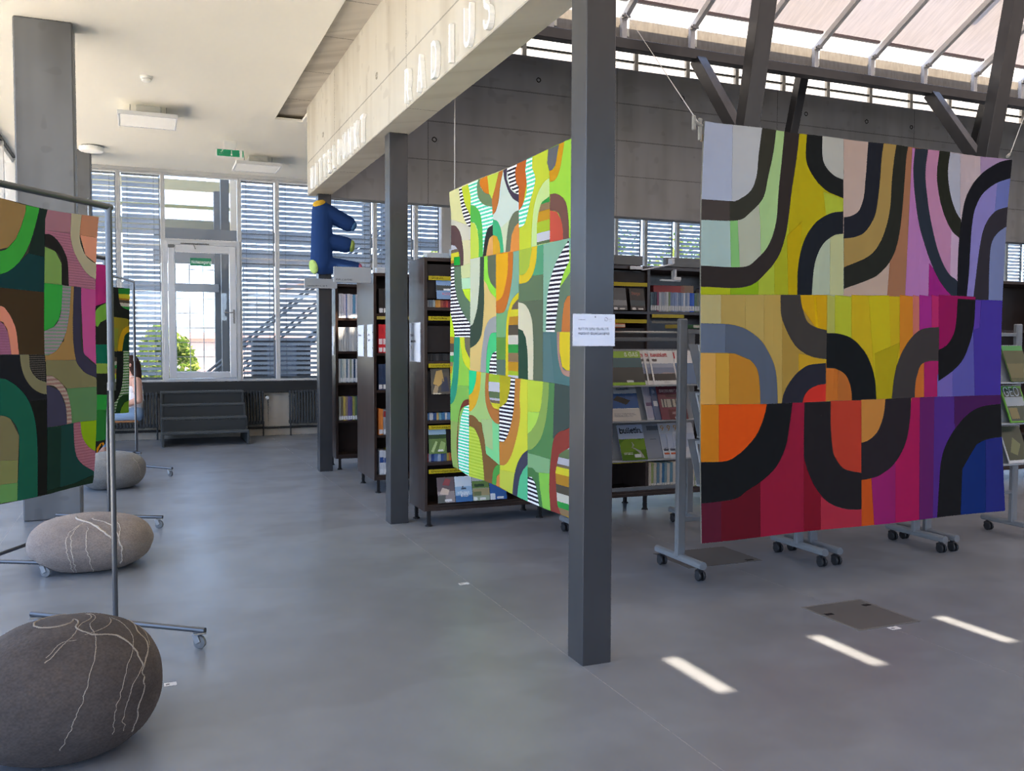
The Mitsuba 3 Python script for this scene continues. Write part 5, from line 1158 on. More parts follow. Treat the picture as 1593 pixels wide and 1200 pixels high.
part(bC, 'display_flap', bx(3.16, 4.165, 6.99, 7.0, 1.80, 2.15), 'dark_wood')

# sign plates on the bookcase tops and papers on their end panels
def plate(label, x0, x1, y, z0, z1, word=None, d=0.05, rgb=(158, 164, 170)):
    k = thing('sign_plate', label, 'sign')
    part(k, 'board', bx(x0, x1, y, y + d, z0, z1, 0.002), 'paint', rgb)
    if word: part(k, 'lettering', text(word, 0.018, (x0 + 0.02, y - 0.0008, z0 + 0.018), (1, 0, 0), (0, 0, 1), 0.0008), 'matte', (60, 62, 66))
    part(k, 'bracket', bx(x1 - 0.12, x1 - 0.06, y + d, y + d + 0.09, z0 + 0.02, z0 + 0.035), 'paint', (186, 190, 194))
plate('grey sign plate reading Zeitschriften A, M, K in front of the letter cushion\'s column', 1.715, 2.085, 10.33, 2.125, 2.235, 'Zeitschriften A, M, K', 0.03)
plate('grey sign plate reading Elektrotechnik on the end of the middle bookcase', 1.71, 2.075, 8.63, 2.085, 2.235, 'Elektrotechnik', 0.03)
for (label, x0, x1, y, z0, z1, c) in (('small light grey box on top of the middle bookcase beside the column', 2.15, 2.36, 8.70, 2.19, 2.245, (186, 192, 198)),
                                      ('light grey box lying on top of the near bookcase at its left end', 2.14, 2.62, 6.99, 2.19, 2.235, (176, 184, 190)),
                                      ('taller grey box standing on top of the near bookcase, left of the yellow quilt', 2.33, 2.66, 6.90, 2.205, 2.265, (150, 158, 164))):
    k = thing('shelf_top_box', label, 'box')
    part(k, 'body', bx(x0, x1, y, y + 0.09, z0, z1, 0.003), 'paint', c); part(k, 'lid', bx(x0 - 0.002, x1 + 0.002, y - 0.002, y + 0.092, z1 - 0.012, z1 + 0.002, 0.002), 'paint', c)
def fascia(label, x0, x1, z0=2.19, z1=2.285):
    k = thing('sign_fascia', label, 'sign')
    part(k, 'board', bx(x0, x1, 6.93, 6.98, z0, z1, 0.003), 'paint', (104, 108, 110))
    part(k, 'clip', cat_([bx(x0 + 0.02, x0 + 0.05, 6.86, 6.93, z0 + 0.02, z0 + 0.07, 0.003), bar((x0 - 0.28, 6.87, z0 - 0.045), (x0 + 0.04, 6.88, z0 + 0.02), 0.02, 0.012, 0.002)]), 'paint', (206, 210, 214))
fascia('dark grey sign board on top of the near bookcase, right of the notice column', 3.35, 4.12, 2.195, 2.28)
fascia('dark grey sign board with a white clip, just left of the big quilt', 4.36, 5.3, 2.195, 2.28)
k = obj('lamp_strip', bx(3.98, 4.10, 6.89, 6.915, 2.155, 2.185, 0.003), 'paint', (206, 212, 220), 'small white lamp strip under the sign board right of the notice column', 'lamp')
k = obj('lamp_strip', cat_([bx(4.27, 4.48, 6.87, 6.89, 2.06, 2.075, 0.002), bx(4.40, 4.48, 6.86, 6.90, 2.07, 2.10, 0.003), bx(4.43, 4.45, 6.89, 6.95, 2.08, 2.17, 0.002)]), 'paint', (200, 206, 210), 'small white lamp strip above the dull red book lying flat', 'lamp')
def end_paper(label, X, y0, y1, z0, z1, lines):
    k = thing('paper_notice', label, 'notice')
    part(k, 'holder', bx(X - 0.004, X, y0 - 0.006, y1 + 0.006, z0 - 0.006, z1 + 0.006, 0.001), 'paint', (196, 202, 212))
    part(k, 'sheet', bx(X - 0.0055, X - 0.004, y0, y1, z0, z1), 'matte', (228, 234, 244))
    for i, s in enumerate(lines):
        part(k, 'lettering', text(s, 0.022, (X - 0.006, y1 - 0.03, z1 - 0.11 - 0.05 * i), (0, -1, 0), (0, 0, 1), 0.0005, False, 0.9), 'matte', (70, 74, 84))
    part(k, 'screw', cat_([bx(X - 0.007, X - 0.004, y0 - 0.02, y0 - 0.01, z, z + 0.01) for z in (z0 + 0.08, z1 - 0.08)]), 'paint', (50, 50, 52))
end_paper('white paper notice on the end panel of the near bookcase', 2.095, 7.02, 7.32, 1.35, 1.665, ['Karten', 'Reisefuehrer', '10'])
end_paper('white paper notice on the end panel of the middle bookcase, nearer to its shelves', 2.11, 8.72, 8.93, 1.365, 1.68, ['Elektro', 'technik'])
end_paper('white paper notice on the end panel of the middle bookcase, nearer to the far bookcase', 2.11, 9.10, 9.36, 1.365, 1.68, ['Informatik'])
end_paper('white paper notice on the end panel of the farthest bookcase', 2.09, 10.55, 10.85, 1.36, 1.69, ['Normen'])

def text_w(st, h, w, origin, right, upd, depth=0.0005, bold=False, xs=1.0):
    lo, hi = meshkit.text_mesh(st, h, 0.001, bold).bounds
    return text(st, h, origin, right, upd, depth, bold, w / (hi[0] - lo[0]))
# notice on the nearest column
k = thing('column_notice', 'white sheet on the nearest column reading BITTE DIE QUILTS NICHT BERUEHREN', 'notice')
labels[k]['label'] = 'white sheet on the nearest column reading Bitte die Quilts nicht beruehren'
nx0, nx1, ny, nz0, nz1 = 1.800, 2.016, 3.634, 1.489, 1.635
part(k, 'sheet', bx(nx0, nx1, ny, ny + 0.0015, nz0, nz1), 'matte', (222, 230, 246))
part(k, 'lettering', text_w('BITTE DIE QUILTS', 0.0108, 0.153, (nx0 + 0.028, ny - 0.0006, 1.562), (1, 0, 0), (0, 0, 1), 0.0005, False, 1.0), 'matte', (52, 54, 70))
part(k, 'lettering', text_w('NICHT BERÜHREN!', 0.0108, 0.157, (nx0 + 0.028, ny - 0.0006, 1.5405), (1, 0, 0), (0, 0, 1), 0.0005, False, 1.0), 'matte', (52, 54, 70))
part(k, 'logo_ring', lathe([(0.0068, 0), (0.0085, 0), (0.0085, 0.0006), (0.0068, 0.0006), (0.0068, 0)], 24, (nx0 + 0.17, ny - 0.0006, 1.612), (0, 1, 0)), 'matte', (70, 64, 90))
part(k, 'fine_print', cat_([bx(nx0 + 0.028, nx0 + 0.062, ny - 0.0004, ny, 1.607, 1.6095), bx(nx0 + 0.184, nx0 + 0.198, ny - 0.0004, ny, 1.611, 1.6135), bx(nx0 + 0.184, nx0 + 0.20, ny - 0.0004, ny, 1.602, 1.6035)]), 'matte', (150, 156, 172))
part(k, 'pin', lathe([(0, 0), (0.003, 0), (0.002, 0.003), (0, 0.0035)], 10, (nx0 + 0.114, ny, 1.622), (0, -1, 0)), 'paint', (24, 24, 28))

# ------------------------------------------------------------------ magazine racks on castors
def mag_rack(label, x0, x1, y=4.95, zpost=1.665, rows=(0.60, 0.91, 1.22), tiltdeg=22):
    k = thing('magazine_rack', label, 'rack')
    alu = (124, 127, 130)
    for x in (x0, x1):
        part(k, 'post', bx(x - 0.032, x + 0.032, y - 0.02, y + 0.02, 0.10, zpost, 0.008), 'paint', alu)
        ft = cat_([tube([(x, y - 0.27, 0.10), (x, y + 0.27, 0.10)], 0.026, 12), bx(x - 0.026, x + 0.026, y - 0.27, y + 0.27, 0.085, 0.10)])
        f = part(k, 'foot', ft, 'paint', alu)
        for s in (-1, 1):
            yy = y + s * 0.225
            c = part(k, 'caster', cat_([tube([(x, yy, 0.06), (x, yy, 0.095)], 0.012, 8), bx(x - 0.024, x + 0.024, yy - 0.02, yy + 0.02, 0.045, 0.068, 0.006)]), 'black_rubber')
            part(c, 'wheel', cat_([lathe([(0, -0.008), (0.028, -0.008), (0.032, -0.004), (0.032, 0.004), (0.028, 0.008), (0, 0.008)], 18, (x + q, yy - 0.012, 0.032), (1, 0, 0)) for q in (-0.016, 0.016)]), 'black_rubber')
    part(k, 'rail', bx(x0, x1, y - 0.012, y + 0.012, zpost - 0.10, zpost - 0.07, 0.004), 'paint', alu)
    part(k, 'rail', bx(x0, x1, y - 0.012, y + 0.012, 0.33, 0.36, 0.004), 'paint', alu)
    for z in rows:
        t = math.radians(tiltdeg)
        part(k, 'ledge', bx(x0 + 0.03, x1 - 0.03, y - 0.19, y - 0.13, z - 0.012, z, 0.003), 'paint', (160, 166, 170))
        part(k, 'back_plate', bar(((x0 + x1) / 2, y - 0.135, z), ((x0 + x1) / 2, y - 0.135 + 0.30 * math.sin(t), z + 0.30 * math.cos(t)), (x1 - x0) - 0.07, 0.004, 0.0), 'paint', (138, 144, 150))
        part(k, 'side_plate', trimesh.Trimesh([[x1 - 0.04, y - 0.19, z], [x1 - 0.04, y, z], [x1 - 0.04, y, z + 0.28], [x1 - 0.04, y - 0.06, z + 0.30]], [[0, 1, 2], [0, 2, 3]], process=False), 'acrylic')
    return k
mag_rack('aluminium magazine rack on black castors whose left post stands just left of the big quilt', 3.245, 4.22)
mag_rack('aluminium magazine rack on black castors behind the middle of the big quilt', 4.345, 5.31)
mag_rack('aluminium magazine rack on black castors behind the right half of the big quilt', 5.425, 6.33)
R0Y = 6.16
r0 = mag_rack('magazine rack between the notice column and the big quilt, holding the green hill magazine', 3.10, 4.12, R0Y, 1.62, rows=(0.60, 0.905, 1.18))
part(r0, 'rail', bx(3.10, 4.12, R0Y - 0.05, R0Y - 0.03, 1.585, 1.6, 0.004), 'paint', (200, 198, 190))
def on_rack(label, x, zrow, w, h, base, prints, texts=(), y=R0Y, dz=0.0, dyy=0.0, group=None):
    return cover('magazine', label, (x, y - 0.183 + dyy, zrow + 0.001 + dz), w, h, 22, base, prints, texts, group=group, thick=0.005)
TEAL = (52, 92, 100)
on_rack('green and teal magazine with white letters on its top band, beside the white notice', 3.30, 1.18, 0.29, 0.28, (120, 150, 60), [(0, .8, 1, 1, (132, 172, 46)), (0, .52, 1, .8, TEAL), (0, .08, 1, .52, (58, 62, 60)), (0, 0, 1, .08, (140, 180, 50)), ([(.72, .15), (.82, .42), (.92, .3), (.9, .12)], (60, 130, 150)), ([(.2, .2), (.35, .45), (.6, .4), (.5, .15)], (92, 80, 72)), (.45, .08, .65, .14, (206, 210, 206))], [('& GAS', 0.034, .5, .84, (226, 234, 206), True, .9)])
for i in range(3):
    lab = ['white magazine with a red title and landscape photo, front copy beside the rack post', 'white magazine with a red title, middle copy of the fanned three', 'white magazine with a red title, rearmost left copy of the fanned three'][i]
    on_rack(lab, 3.665 - 0.045 * i, 1.18, 0.225, 0.285, (222, 222, 220), [(0.06, .12, .94, .62, (122, 134, 160)), (.06, .12, .94, .32, (52, 50, 50)), (.06, .5, .94, .62, (150, 160, 178)), ([(.3, .3), (.5, .36), (.94, .33), (.94, .28)], (170, 156, 156)), (.1, .68, .3, .75, (80, 70, 70)), (.42, .04, .66, .1, (200, 200, 200))], [('baublatt', 0.03, .07, .82, (176, 44, 44), True, .95)], dyy=0.009 * i)
on_rack('white magazine with red and black title letters, half hidden by the rack post', 3.905, 1.18, 0.20, 0.285, (216, 216, 216), [(0, 0, 1, .62, (92, 122, 160)), (0, .62, 1, .86, (222, 222, 222)), (0, .76, .06, .94, (180, 40, 50))], [('Ra', 0.034, .2, .68, (50, 50, 60), False, 1)], dyy=0.02)
on_rack('white and blue magazine with a dark tilted panel on its cover, middle row left', 3.285, 0.905, 0.27, 0.285, (206, 206, 202), [(0, .36, 1, .78, (62, 98, 150)), (0, 0, 1, .34, (200, 196, 188)), (0, .78, 1, 1, (190, 194, 198)), ([(.2, .6), (.35, .72), (.75, .58), (.6, .46)], (52, 50, 46)), (.15, .2, .8, .215, (150, 150, 150)), (.15, .16, .85, .175, (150, 150, 150)), (.15, .12, .75, .135, (150, 150, 150))], [('Bautechnik', 0.018, .35, .88, (40, 62, 100), True, .9)])
on_rack('pale grey magazine standing behind the blue grey one on the middle row', 3.62, 0.905, 0.24, 0.285, (186, 190, 200), [(.05, .05, .95, .95, (170, 168, 186)), (.05, .4, .3, .5, (110, 90, 120))], dyy=0.018)
on_rack('slate blue magazine half hidden behind the dark red one on the middle row', 3.685, 0.905, 0.22, 0.28, (96, 110, 140), [(0, 0, 1, 1, (92, 106, 136)), (.05, .4, .22, .55, (206, 208, 212))], [('B', 0.03, .06, .78, (180, 186, 200), True, 1)], dyy=0.009)
on_rack('dark red magazine with a striped photo band, middle row beside the grey rack post', 3.74, 0.905, 0.245, 0.28, (120, 60, 76), [(0, 0, 1, 1, (112, 52, 68)), (.3, .0, 1, .3, (92, 28, 40)), (.3, .65, 1, .74, (84, 34, 48)), (.1, .36, .95, .6, (176, 170, 158)), (.16, .36, .2, .6, (60, 60, 64)), (.27, .36, .3, .6, (80, 80, 84)), (.45, .36, .52, .6, (70, 72, 76)), (.62, .36, .65, .6, (60, 60, 64)), (.8, .36, .86, .6, (84, 80, 80)), (.42, .2, .8, .215, (190, 170, 176)), (.42, .16, .85, .175, (190, 170, 176)), (.5, .02, .75, .08, (206, 206, 206))], [('BAUSUBSTANZ', 0.024, .08, .8, (210, 196, 200), True, .85)])
on_rack('magazine with a green hill and winding road on its cover, lower row', 3.39, 0.60, 0.225, 0.285, (206, 212, 222), [(0, .0, 1, .6, (86, 122, 40)), (0, .6, 1, 1, (176, 190, 212)), ([(0, .45), (.2, .58), (.5, .64), (.8, .56), (1, .6), (1, .3), (0, .2)], (112, 146, 48)), ([(.55, .3), (.42, .36), (.5, .42), (.46, .5), (.5, .5), (.56, .42), (.5, .36), (.75, .26), (.9, .05), (.78, .05), (.7, .2)], (170, 172, 164)), ([(.34, .6), (.4, .67), (.46, .6)], (40, 60, 30)), ([(.62, .62), (.64, .7), (.67, .62)], (40, 60, 30)), (.1, .2, .45, .215, (214, 220, 206)), (.1, .16, .48, .175, (214, 220, 206)), (.5, .07, .75, .16, (222, 226, 222))], [('bulletin.', 0.043, .06, .76, (24, 26, 40), True, .93)], dyy=-0.004)
on_rack('plain grey folder standing right behind the green hill magazine', 3.60, 0.60, 0.24, 0.28, (140, 148, 160), [(.3, .82, 1, .95, (92, 100, 110)), (.35, .55, .6, .57, (110, 118, 128)), (.85, .05, 1, .18, (206, 206, 206))], dyy=0.03)
for i in range(3):
    lab = ['white magazine with an orange figure nine, first from the left on the lower row', 'white magazine with an orange figure nine, middle of three on the lower row', 'white magazine with an orange figure nine, right of three, beside the rack post'][i]
    on_rack(lab, 3.775 + 0.055 * i, 0.60, 0.20, 0.285, (206, 210, 216), [(0.02, .3, .98, .7, (176, 188, 206)), (.06, .2, .3, .26, (50, 60, 80)), (.06, .1, .3, .15, (200, 90, 50)), (.06, .27, .25, .29, (120, 140, 170))], [('9', 0.045, .06, .78, (206, 150, 60), False, 1)], dyy=0.02 - 0.008 * i)
for (x, z, w, c, lab) in ((3.16, 1.625, 0.30, (220, 112, 56), 'orange folder lying on top of the magazine rack beside the notice'), (3.93, 1.625, 0.07, (170, 150, 70), 'small yellow box lying on top of the magazine rack left of the post'), (4.08, 1.625, 0.14, (70, 116, 84), 'green book lying on top of the magazine rack right of the post')):
    kk = thing('book', lab, 'book'); part(kk, 'cover', bx(x, x + w, R0Y - 0.09, R0Y + 0.09, z, z + 0.03, 0.002), 'paint', c); part(kk, 'pages', bx(x + 0.003, x + w - 0.003, R0Y - 0.0905, R0Y + 0.08, z + 0.005, z + 0.025), 'matte', (206, 200, 190))
# magazines on the near racks (left end of the first, right end of the last ones)
def near_mag(lab, x, zrow, base, prints, texts=(), w=0.22):
    return cover('magazine', lab, (x, 4.95 - 0.183, zrow + 0.001), w, 0.29, 22, base, prints, texts, thick=0.01)
near_mag('white edged magazine with a landscape cover, topmost at the big quilt\'s left edge', 3.315, 1.22, (214, 218, 224), [(0, 0, 1, .78, (110, 106, 70)), (0, .78, 1, 1, (206, 212, 222)), (0, 0, 1, .3, (70, 96, 60))])
near_mag('magazine with grey machine photos, in the middle at the big quilt\'s left edge', 3.30, 0.91, (210, 214, 220), [(.03, .05, 1, .95, (150, 150, 146)), ([(.1, .5), (.5, .9), (.9, .7), (.4, .3)], (206, 206, 200)), (.1, .05, 1, .2, (160, 60, 50))])
near_mag('magazine with a white feather on grey, lowest at the big quilt\'s left edge', 3.30, 0.60, (206, 210, 214), [(.04, .04, .96, .92, (112, 104, 102)), ([(.2, .8), (.4, .5), (.3, .2), (.6, .3), (.9, .6), (.8, .85)], (206, 208, 218))])
for i, (z, lab, base, pr, tx) in enumerate(((1.22, 'green magazine on the top row of the rack at the right edge of the photo', (90, 120, 60), [(0, 0, 1, .86, (70, 76, 44)), (0, .86, 1, 1, (60, 140, 70)), (0, .1, 1, .5, (96, 92, 56))], ()), (0.91, 'green bordered magazine on the middle row at the right edge of the photo', (96, 160, 50), [(0, 0, 1, 1, (92, 160, 48)), (.06, .04, .94, .94, (58, 72, 60)), (.06, .45, .94, .7, (150, 160, 166)), (.1, .1, .5, .4, (120, 110, 70))], [('GEO', 0.075, .08, .72, (190, 196, 200), False, .78)]), (0.60, 'magazine with a dark green photo, lowest at the photo\'s right edge', (206, 206, 206), [(.03, .08, 1, 1, (74, 78, 60)), ([(.2, .3), (.5, .7), (.8, .5), (.5, .2)], (120, 122, 84))], ()))):
    near_mag(lab, 6.04, z, base, pr, tx)

# ------------------------------------------------------------------ blue letter cushion on the far column
NAVY = (34, 62, 112)
k = thing('letter_cushion', 'dark blue stuffed cushion shaped like a letter E fixed high on the far column', 'cushion')
ey = 10.27
body = hull_chain([(((1.905, ey, 2.99), .115), ((1.895, ey, 2.40), .125)), (((1.95, ey, 2.985), .10), ((2.20, ey - 0.02, 2.865), .088)), (((1.95, ey, 2.66), .095), ((2.165, ey - 0.02, 2.625), .092)), (((1.93, ey, 2.385), .105), ((2.29, ey - 0.02, 2.375), .06))], 0.035, 6)
part(k, 'body', body, 'cloth', NAVY, smooth=True)
def cap(c, ax, r, rgb): part(k, 'end_patch', lathe([(0, 0.02), (r * 0.5, 0.017), (r * 0.85, 0.008), (r, -0.01), (r * 0.9, -0.03), (0, -0.03)], 18, c, ax), 'cloth', rgb, smooth=True)
cap((1.865, ey - 0.03, 3.085), (-0.4, -0.4, 1), 0.075, (214, 170, 60)); cap((2.265, ey - 0.05, 2.83), (1, -0.3, -0.45), 0.055, (70, 110, 150)); cap((2.248, ey - 0.04, 2.61), (1, -0.3, -0.1), 0.07, (150, 170, 90)); cap((2.335, ey - 0.04, 2.37), (1, -0.3, 0), 0.045, (170, 96, 120)); cap((1.79, ey - 0.03, 2.36), (-1, -0.3, -0.2), 0.085, (176, 206, 120))
part(k, 'strap', bx(1.885, 2.035, ey + 0.10, 10.40, 2.66, 2.70, 0.004), 'cloth', (30, 40, 60))

# ------------------------------------------------------------------ far end: steps, radiators, pipes
k = thing('step_bench', 'dark grey four tier step bench below the emergency door', 'steps')
DK = (66, 70, 71)
sx0, sx1 = 0.235, 1.44
for i, (z, y) in enumerate(((0.20, 13.62), (0.39, 13.90), (0.575, 14.15), (0.755, 14.38))):
    part(k, 'tread', bx(sx0, sx1, y, y + 0.31, z - 0.028, z, 0.004), 'paint', (74, 78, 79))
    part(k, 'riser', bx(sx0 + 0.03, sx1 - 0.03, y + 0.27, y + 0.29, z, z + 0.16), 'paint', (54, 57, 58)) if i < 3 else None
    for x in (sx0, sx1 - 0.03):
        part(k, 'side_board', bx(x, x + 0.03, y + 0.006, min(y + 0.30, 14.66), 0, z - 0.028, 0.002), 'paint', DK)
def radiator(label, x0, x1, valve=None):
    k = thing('radiator', label, 'radiator')
    n = int((x1 - x0) / 0.046)
    m = cat_([tube([(0, -0.035, 0.24), (0, -0.035, 0.70)], 0.0125, 8), tube([(0, 0.035, 0.24), (0, 0.035, 0.70)], 0.0125, 8), bx(-0.022, 0.022, -0.05, 0.05, 0.19, 0.25, 0.01), bx(-0.022, 0.022, -0.05, 0.05, 0.685, 0.735, 0.01)])
    v, f, nn = meshkit.arrays(m, 30)
    d = {'type': 'ply', 'filename': meshkit.write_ply((v, f), False, None, np.tile(lin((62, 66, 70)), (len(v), 1)), normals=nn), 'face_normals': False, 'bsdf': {'type': 'ref', 'id': 'paint'}}
    for i in range(n):
        part_ref(k, 'column_element', d, ST().translate([x0 + 0.023 + i * 0.046, 14.70, 0]))
    for pp, rr in (([(x1 + 0.05, 14.74, 0.14), (x1 + 0.05, 14.74, 0.64), (x1, 14.70, 0.65)], 0.009), ([(x0 + 0.03, 14.70, 0.0), (x0 + 0.03, 14.70, 0.2)], 0.012), ([(x1 - 0.03, 14.70, 0.0), (x1 - 0.03, 14.70, 0.2)], 0.012)):
        part(k, 'pipe', tube(pp, rr, 8), 'paint', (62, 66, 70))
    if valve:
        part(k, 'valve_knob', lathe([(0, -0.03), (0.024, -0.028), (0.03, -0.01), (0.028, 0.02), (0, 0.022)], 16, (x1 + 0.03, 14.66, 0.62), (0, 1, 0)), 'paint', (232, 232, 230))
radiator('dark grey column radiator left of the step bench, behind the seated woman', -0.62, 0.22)
radiator('dark grey column radiator with a white valve knob right of the step bench', 1.46, 1.80, True)
radiator('dark grey column radiator partly behind the farthest steel column', 2.17, 2.72)

# ------------------------------------------------------------------ the seated woman and her chair
hx, hy = -0.11, 13.25
ch = thing('chair', 'wooden chair with a dark backrest under the seated woman', 'chair')
part(ch, 'seat', bx(hx - 0.36, hx + 0.04, hy - 0.20, hy + 0.2, 0.415, 0.44, 0.01), 'paint', (150, 104, 66))
part(ch, 'backrest', bar((hx + 0.10, hy, 0.50), (hx + 0.135, hy, 0.72), 0.36, 0.015, 0.004, ref=(0, 1, 0)) if False else bx(hx + 0.11, hx + 0.125, hy - 0.19, hy + 0.19, 0.44, 0.70, 0.005), 'paint', (42, 42, 44))
for sx in (-0.33, 0.02):
    for sy in (-0.17, 0.17):
        part(ch, 'leg', tube([(hx + sx, hy + sy, 0.0), (hx + sx, hy + sy, 0.415)], 0.012, 10), 'steel', (150, 150, 152))
pn = thing('person', 'seated woman with dark hair and a white tank top, turned away behind the farthest quilt', 'person')
P = lambda x, y, z: (hx + x, hy + y, z)
SKIN = (214, 168, 148)
body = hull_chain([((P(-0.02, 0, .54), .125), (P(0.0, 0, .72), .105)), ((P(0.0, 0, .72), .105), (P(-0.01, 0.0, .92), .11)), ((P(-0.02, -.13, .985), .055), (P(-0.02, .13, .985), .055)), ((P(-0.02, -.1, .93), .08), (P(-0.02, .1, .93), .08)),
                   ((P(-0.02, 0, 1.0), .05), (P(-0.045, 0, 1.10), .048)), ((P(-0.06, 0, 1.17), .075), (P(-0.045, 0, 1.225), .085)), ((P(-0.10, 0, 1.15), .055), (P(-0.06, 0, 1.20), .08)),
                   ((P(0.03, -.17, .97), .062), (P(0.05, -.21, .72), .05)), ((P(0.05, -.21, .72), .048), (P(-0.2, -.17, .62), .034)), ((P(-0.2, -.17, .62), .032), (P(-0.28, -.14, .61), .028)),
                   ((P(-0.02, .17, .965), .05), (P(0.0, .20, .72), .04)), ((P(0.0, .20, .72), .04), (P(-0.2, .16, .62), .032)), ((P(-0.2, .16, .62), .03), (P(-0.28, .14, .61), .028)),
                   ((P(-0.02, -.08, .52), .085), (P(-0.42, -.10, .50), .068)), ((P(-0.42, -.10, .50), .062), (P(-0.40, -.10, .08), .042)), ((P(-0.40, -.10, .045), .04), (P(-0.54, -.11, .035), .032)),
                   ((P(-0.02, .08, .52), .085), (P(-0.42, .10, .50), .068)), ((P(-0.42, .10, .50), .062), (P(-0.40, .10, .08), .042)), ((P(-0.40, .10, .045), .04), (P(-0.54, .11, .035), .032)),
                   ] + [((P(-0.28, s * .14, .61), .018), (P(-0.33, s * (.14 + .012 * q), .605), .009)) for s in (-1, 1) for q in (-1.5, -.5, .5, 1.5)] + [((P(-0.27, s * .125, .61), .012), (P(-0.30, s * .095, .615), .009)) for s in (-1, 1)]
                  + [((P(-0.135, 0, 1.185), .014), (P(-0.155, 0, 1.165), .012)), ((P(-0.05, -.085, 1.18), .018), (P(-0.045, -.09, 1.20), .016)), ((P(-0.05, .085, 1.18), .018), (P(-0.045, .09, 1.20), .016))], 0.022, 5)
part(pn, 'body', body, 'matte', SKIN, smooth=True)
part(pn, 'hair', hull_chain([((P(-0.03, 0, 1.22), .10), (P(-0.005, 0, 1.17), .092)), ((P(0.0, 0, 1.16), .085), (P(0.035, -.02, 1.04), .06)), ((P(0.03, -.02, 1.04), .06), (P(0.045, -.03, .93), .025)), ((P(-0.06, 0, 1.255), .07), (P(-0.02, 0, 1.25), .075))], 0.02, 5), 'cloth', (58, 42, 36), smooth=True)
part(pn, 'tank_top', hull_chain([((P(-0.02, 0, .57), .131), (P(0.0, 0, .72), .112)), ((P(0.0, 0, .72), .112), (P(-0.015, 0, .90), .117)), ((P(-0.02, -.09, .90), .086), (P(-0.02, .09, .90), .086)), ((P(-0.02, -.09, .92), .075), (P(-0.02, -.095, .995), .052)), ((P(-0.02, .09, .92), .075), (P(-0.02, .095, .995), .052))], 0.022, 5), 'cloth', (232, 232, 236), smooth=True)
part(pn, 'jeans', hull_chain([((P(-0.01, -.03, .53), .132), (P(-0.01, .03, .53), .132)), ((P(-0.02, -.08, .52), .093), (P(-0.42, -.10, .50), .076)), ((P(-0.42, -.10, .50), .07), (P(-0.40, -.10, .12), .052)), ((P(-0.02, .08, .52), .093), (P(-0.42, .10, .50), .076)), ((P(-0.42, .10, .50), .07), (P(-0.40, .10, .12), .052))], 0.022, 5), 'cloth', (150, 176, 206), smooth=True)

# ------------------------------------------------------------------ on the floor
k = thing('floor_hatch', 'square metal floor outlet hatch with two dark slots near the sun patches', 'hatch')
part(k, 'lid', bx(3.46, 3.86, 3.575, 3.995, 0.0, 0.002), 'paint', (94, 94, 93))
part(k, 'rim', cat_([bx(3.445, 3.46, 3.56, 4.01, 0, 0.003), bx(3.86, 3.875, 3.56, 4.01, 0, 0.003), bx(3.46, 3.86, 3.56, 3.575, 0, 0.003), bx(3.46, 3.86, 3.995, 4.01, 0, 0.003)]), 'paint', (112, 112, 110))
for (x, y) in ((3.475, 3.83), (3.80, 3.89)):
    part(k, 'slot', bx(x, x + 0.05, y, y + 0.028, 0.002, 0.0035), 'paint', (34, 34, 36))
for (x, y, lab) in ((3.655, 3.53, 'small white label stuck on the floor beside the floor hatch'), (0.09, 4.13, 'small white sticker on the floor beside the big dark felt stone'), (1.83, 5.2, 'tiny white sticker on the floor joint between two columns')):
    s = 0.032 if x > 1 else 0.026
    k = thing('floor_sticker', lab, 'sticker')
    part(k, 'paper', bx(x - s, x + s, y - 0.02, y + 0.02, 0, 0.0012), 'matte', (222, 222, 224))
    part(k, 'print', bx(x - s * 0.7, x - s * 0.1, y - 0.008, y + 0.006, 0.0012, 0.0016), 'matte', (130, 130, 136))
k = thing('floor_hatch', 'dark rectangular floor plate behind the grey foot of the first magazine rack', 'hatch')
part(k, 'lid', bx(3.35, 3.95, 5.0, 5.45, 0.0, 0.0025), 'paint', (92, 92, 92))
part(k, 'slot', bx(3.84, 3.90, 5.02, 5.05, 0.0025, 0.004), 'paint', (30, 30, 32))

# ------------------------------------------------------------------ outside the far windows
obj('ground_outside', bx(-120, 160, YF + 0.3, 260, -0.45, -0.35), 'paint', (176, 172, 160), kind='structure')
obj('ground_outside', bx(-160, XL - 0.3, -120, YF + 0.3, -0.45, -0.35), 'paint', (228, 219, 198), kind='structure')
obj('ground_outside', bx(XL - 0.3, 160, -120, YB - 0.3, -0.45, -0.35), 'paint', (176, 172, 160), kind='structure')
obj('roof_overhang', bx(XL - 1.6, XL - 0.1, YB, YF, 4.3, 4.45), 'concrete_slab', kind='structure')
t = thing('fire_stairs', 'grey steel fire escape stairs and landing outside the far windows', 'stairs')
GS = (120, 124, 126)
part(t, 'landing', bx(1.45, 5.2, 16.3, 18.0, 3.02, 3.12), 'paint', GS)
part(t, 'landing_edge', bx(0.2, 5.2, 16.25, 16.31, 3.25, 3.44), 'paint', GS)
part(t, 'landing_edge', bx(0.2, 5.2, 17.9, 17.96, 2.98, 3.25), 'paint', GS)
for (x, y) in ((1.35, 16.35), (4.2, 16.35), (1.35, 17.9), (4.2, 17.9), (6.2, 17.9)):
    part(t, 'post', bx(x - 0.07, x + 0.07, y - 0.07, y + 0.07, -0.35, 4.35), 'paint', (104, 108, 110))
for y in (16.55, 17.55):
    part(t, 'stringer', bar((4.6, y, 3.0), (1.0, y, -0.1), 0.05, 0.30, 0.0, ref=(0, 1, 0)), 'paint', (90, 94, 96))
    part(t, 'handrail', tube([(4.6, y, 3.95), (1.0, y, 0.85)], 0.025, 8), 'paint', (110, 114, 116))
    part(t, 'handrail', tube([(4.6, y, 3.55), (1.0, y, 0.45)], 0.02, 8), 'paint', (110, 114, 116))
for i in range(16):
    part(t, 'tread', bx(4.5 - i * 0.225 - 0.14, 4.5 - i * 0.225 + 0.14, 16.57, 17.53, 2.88 - i * 0.194, 2.91 - i * 0.194), 'paint', (100, 104, 106))
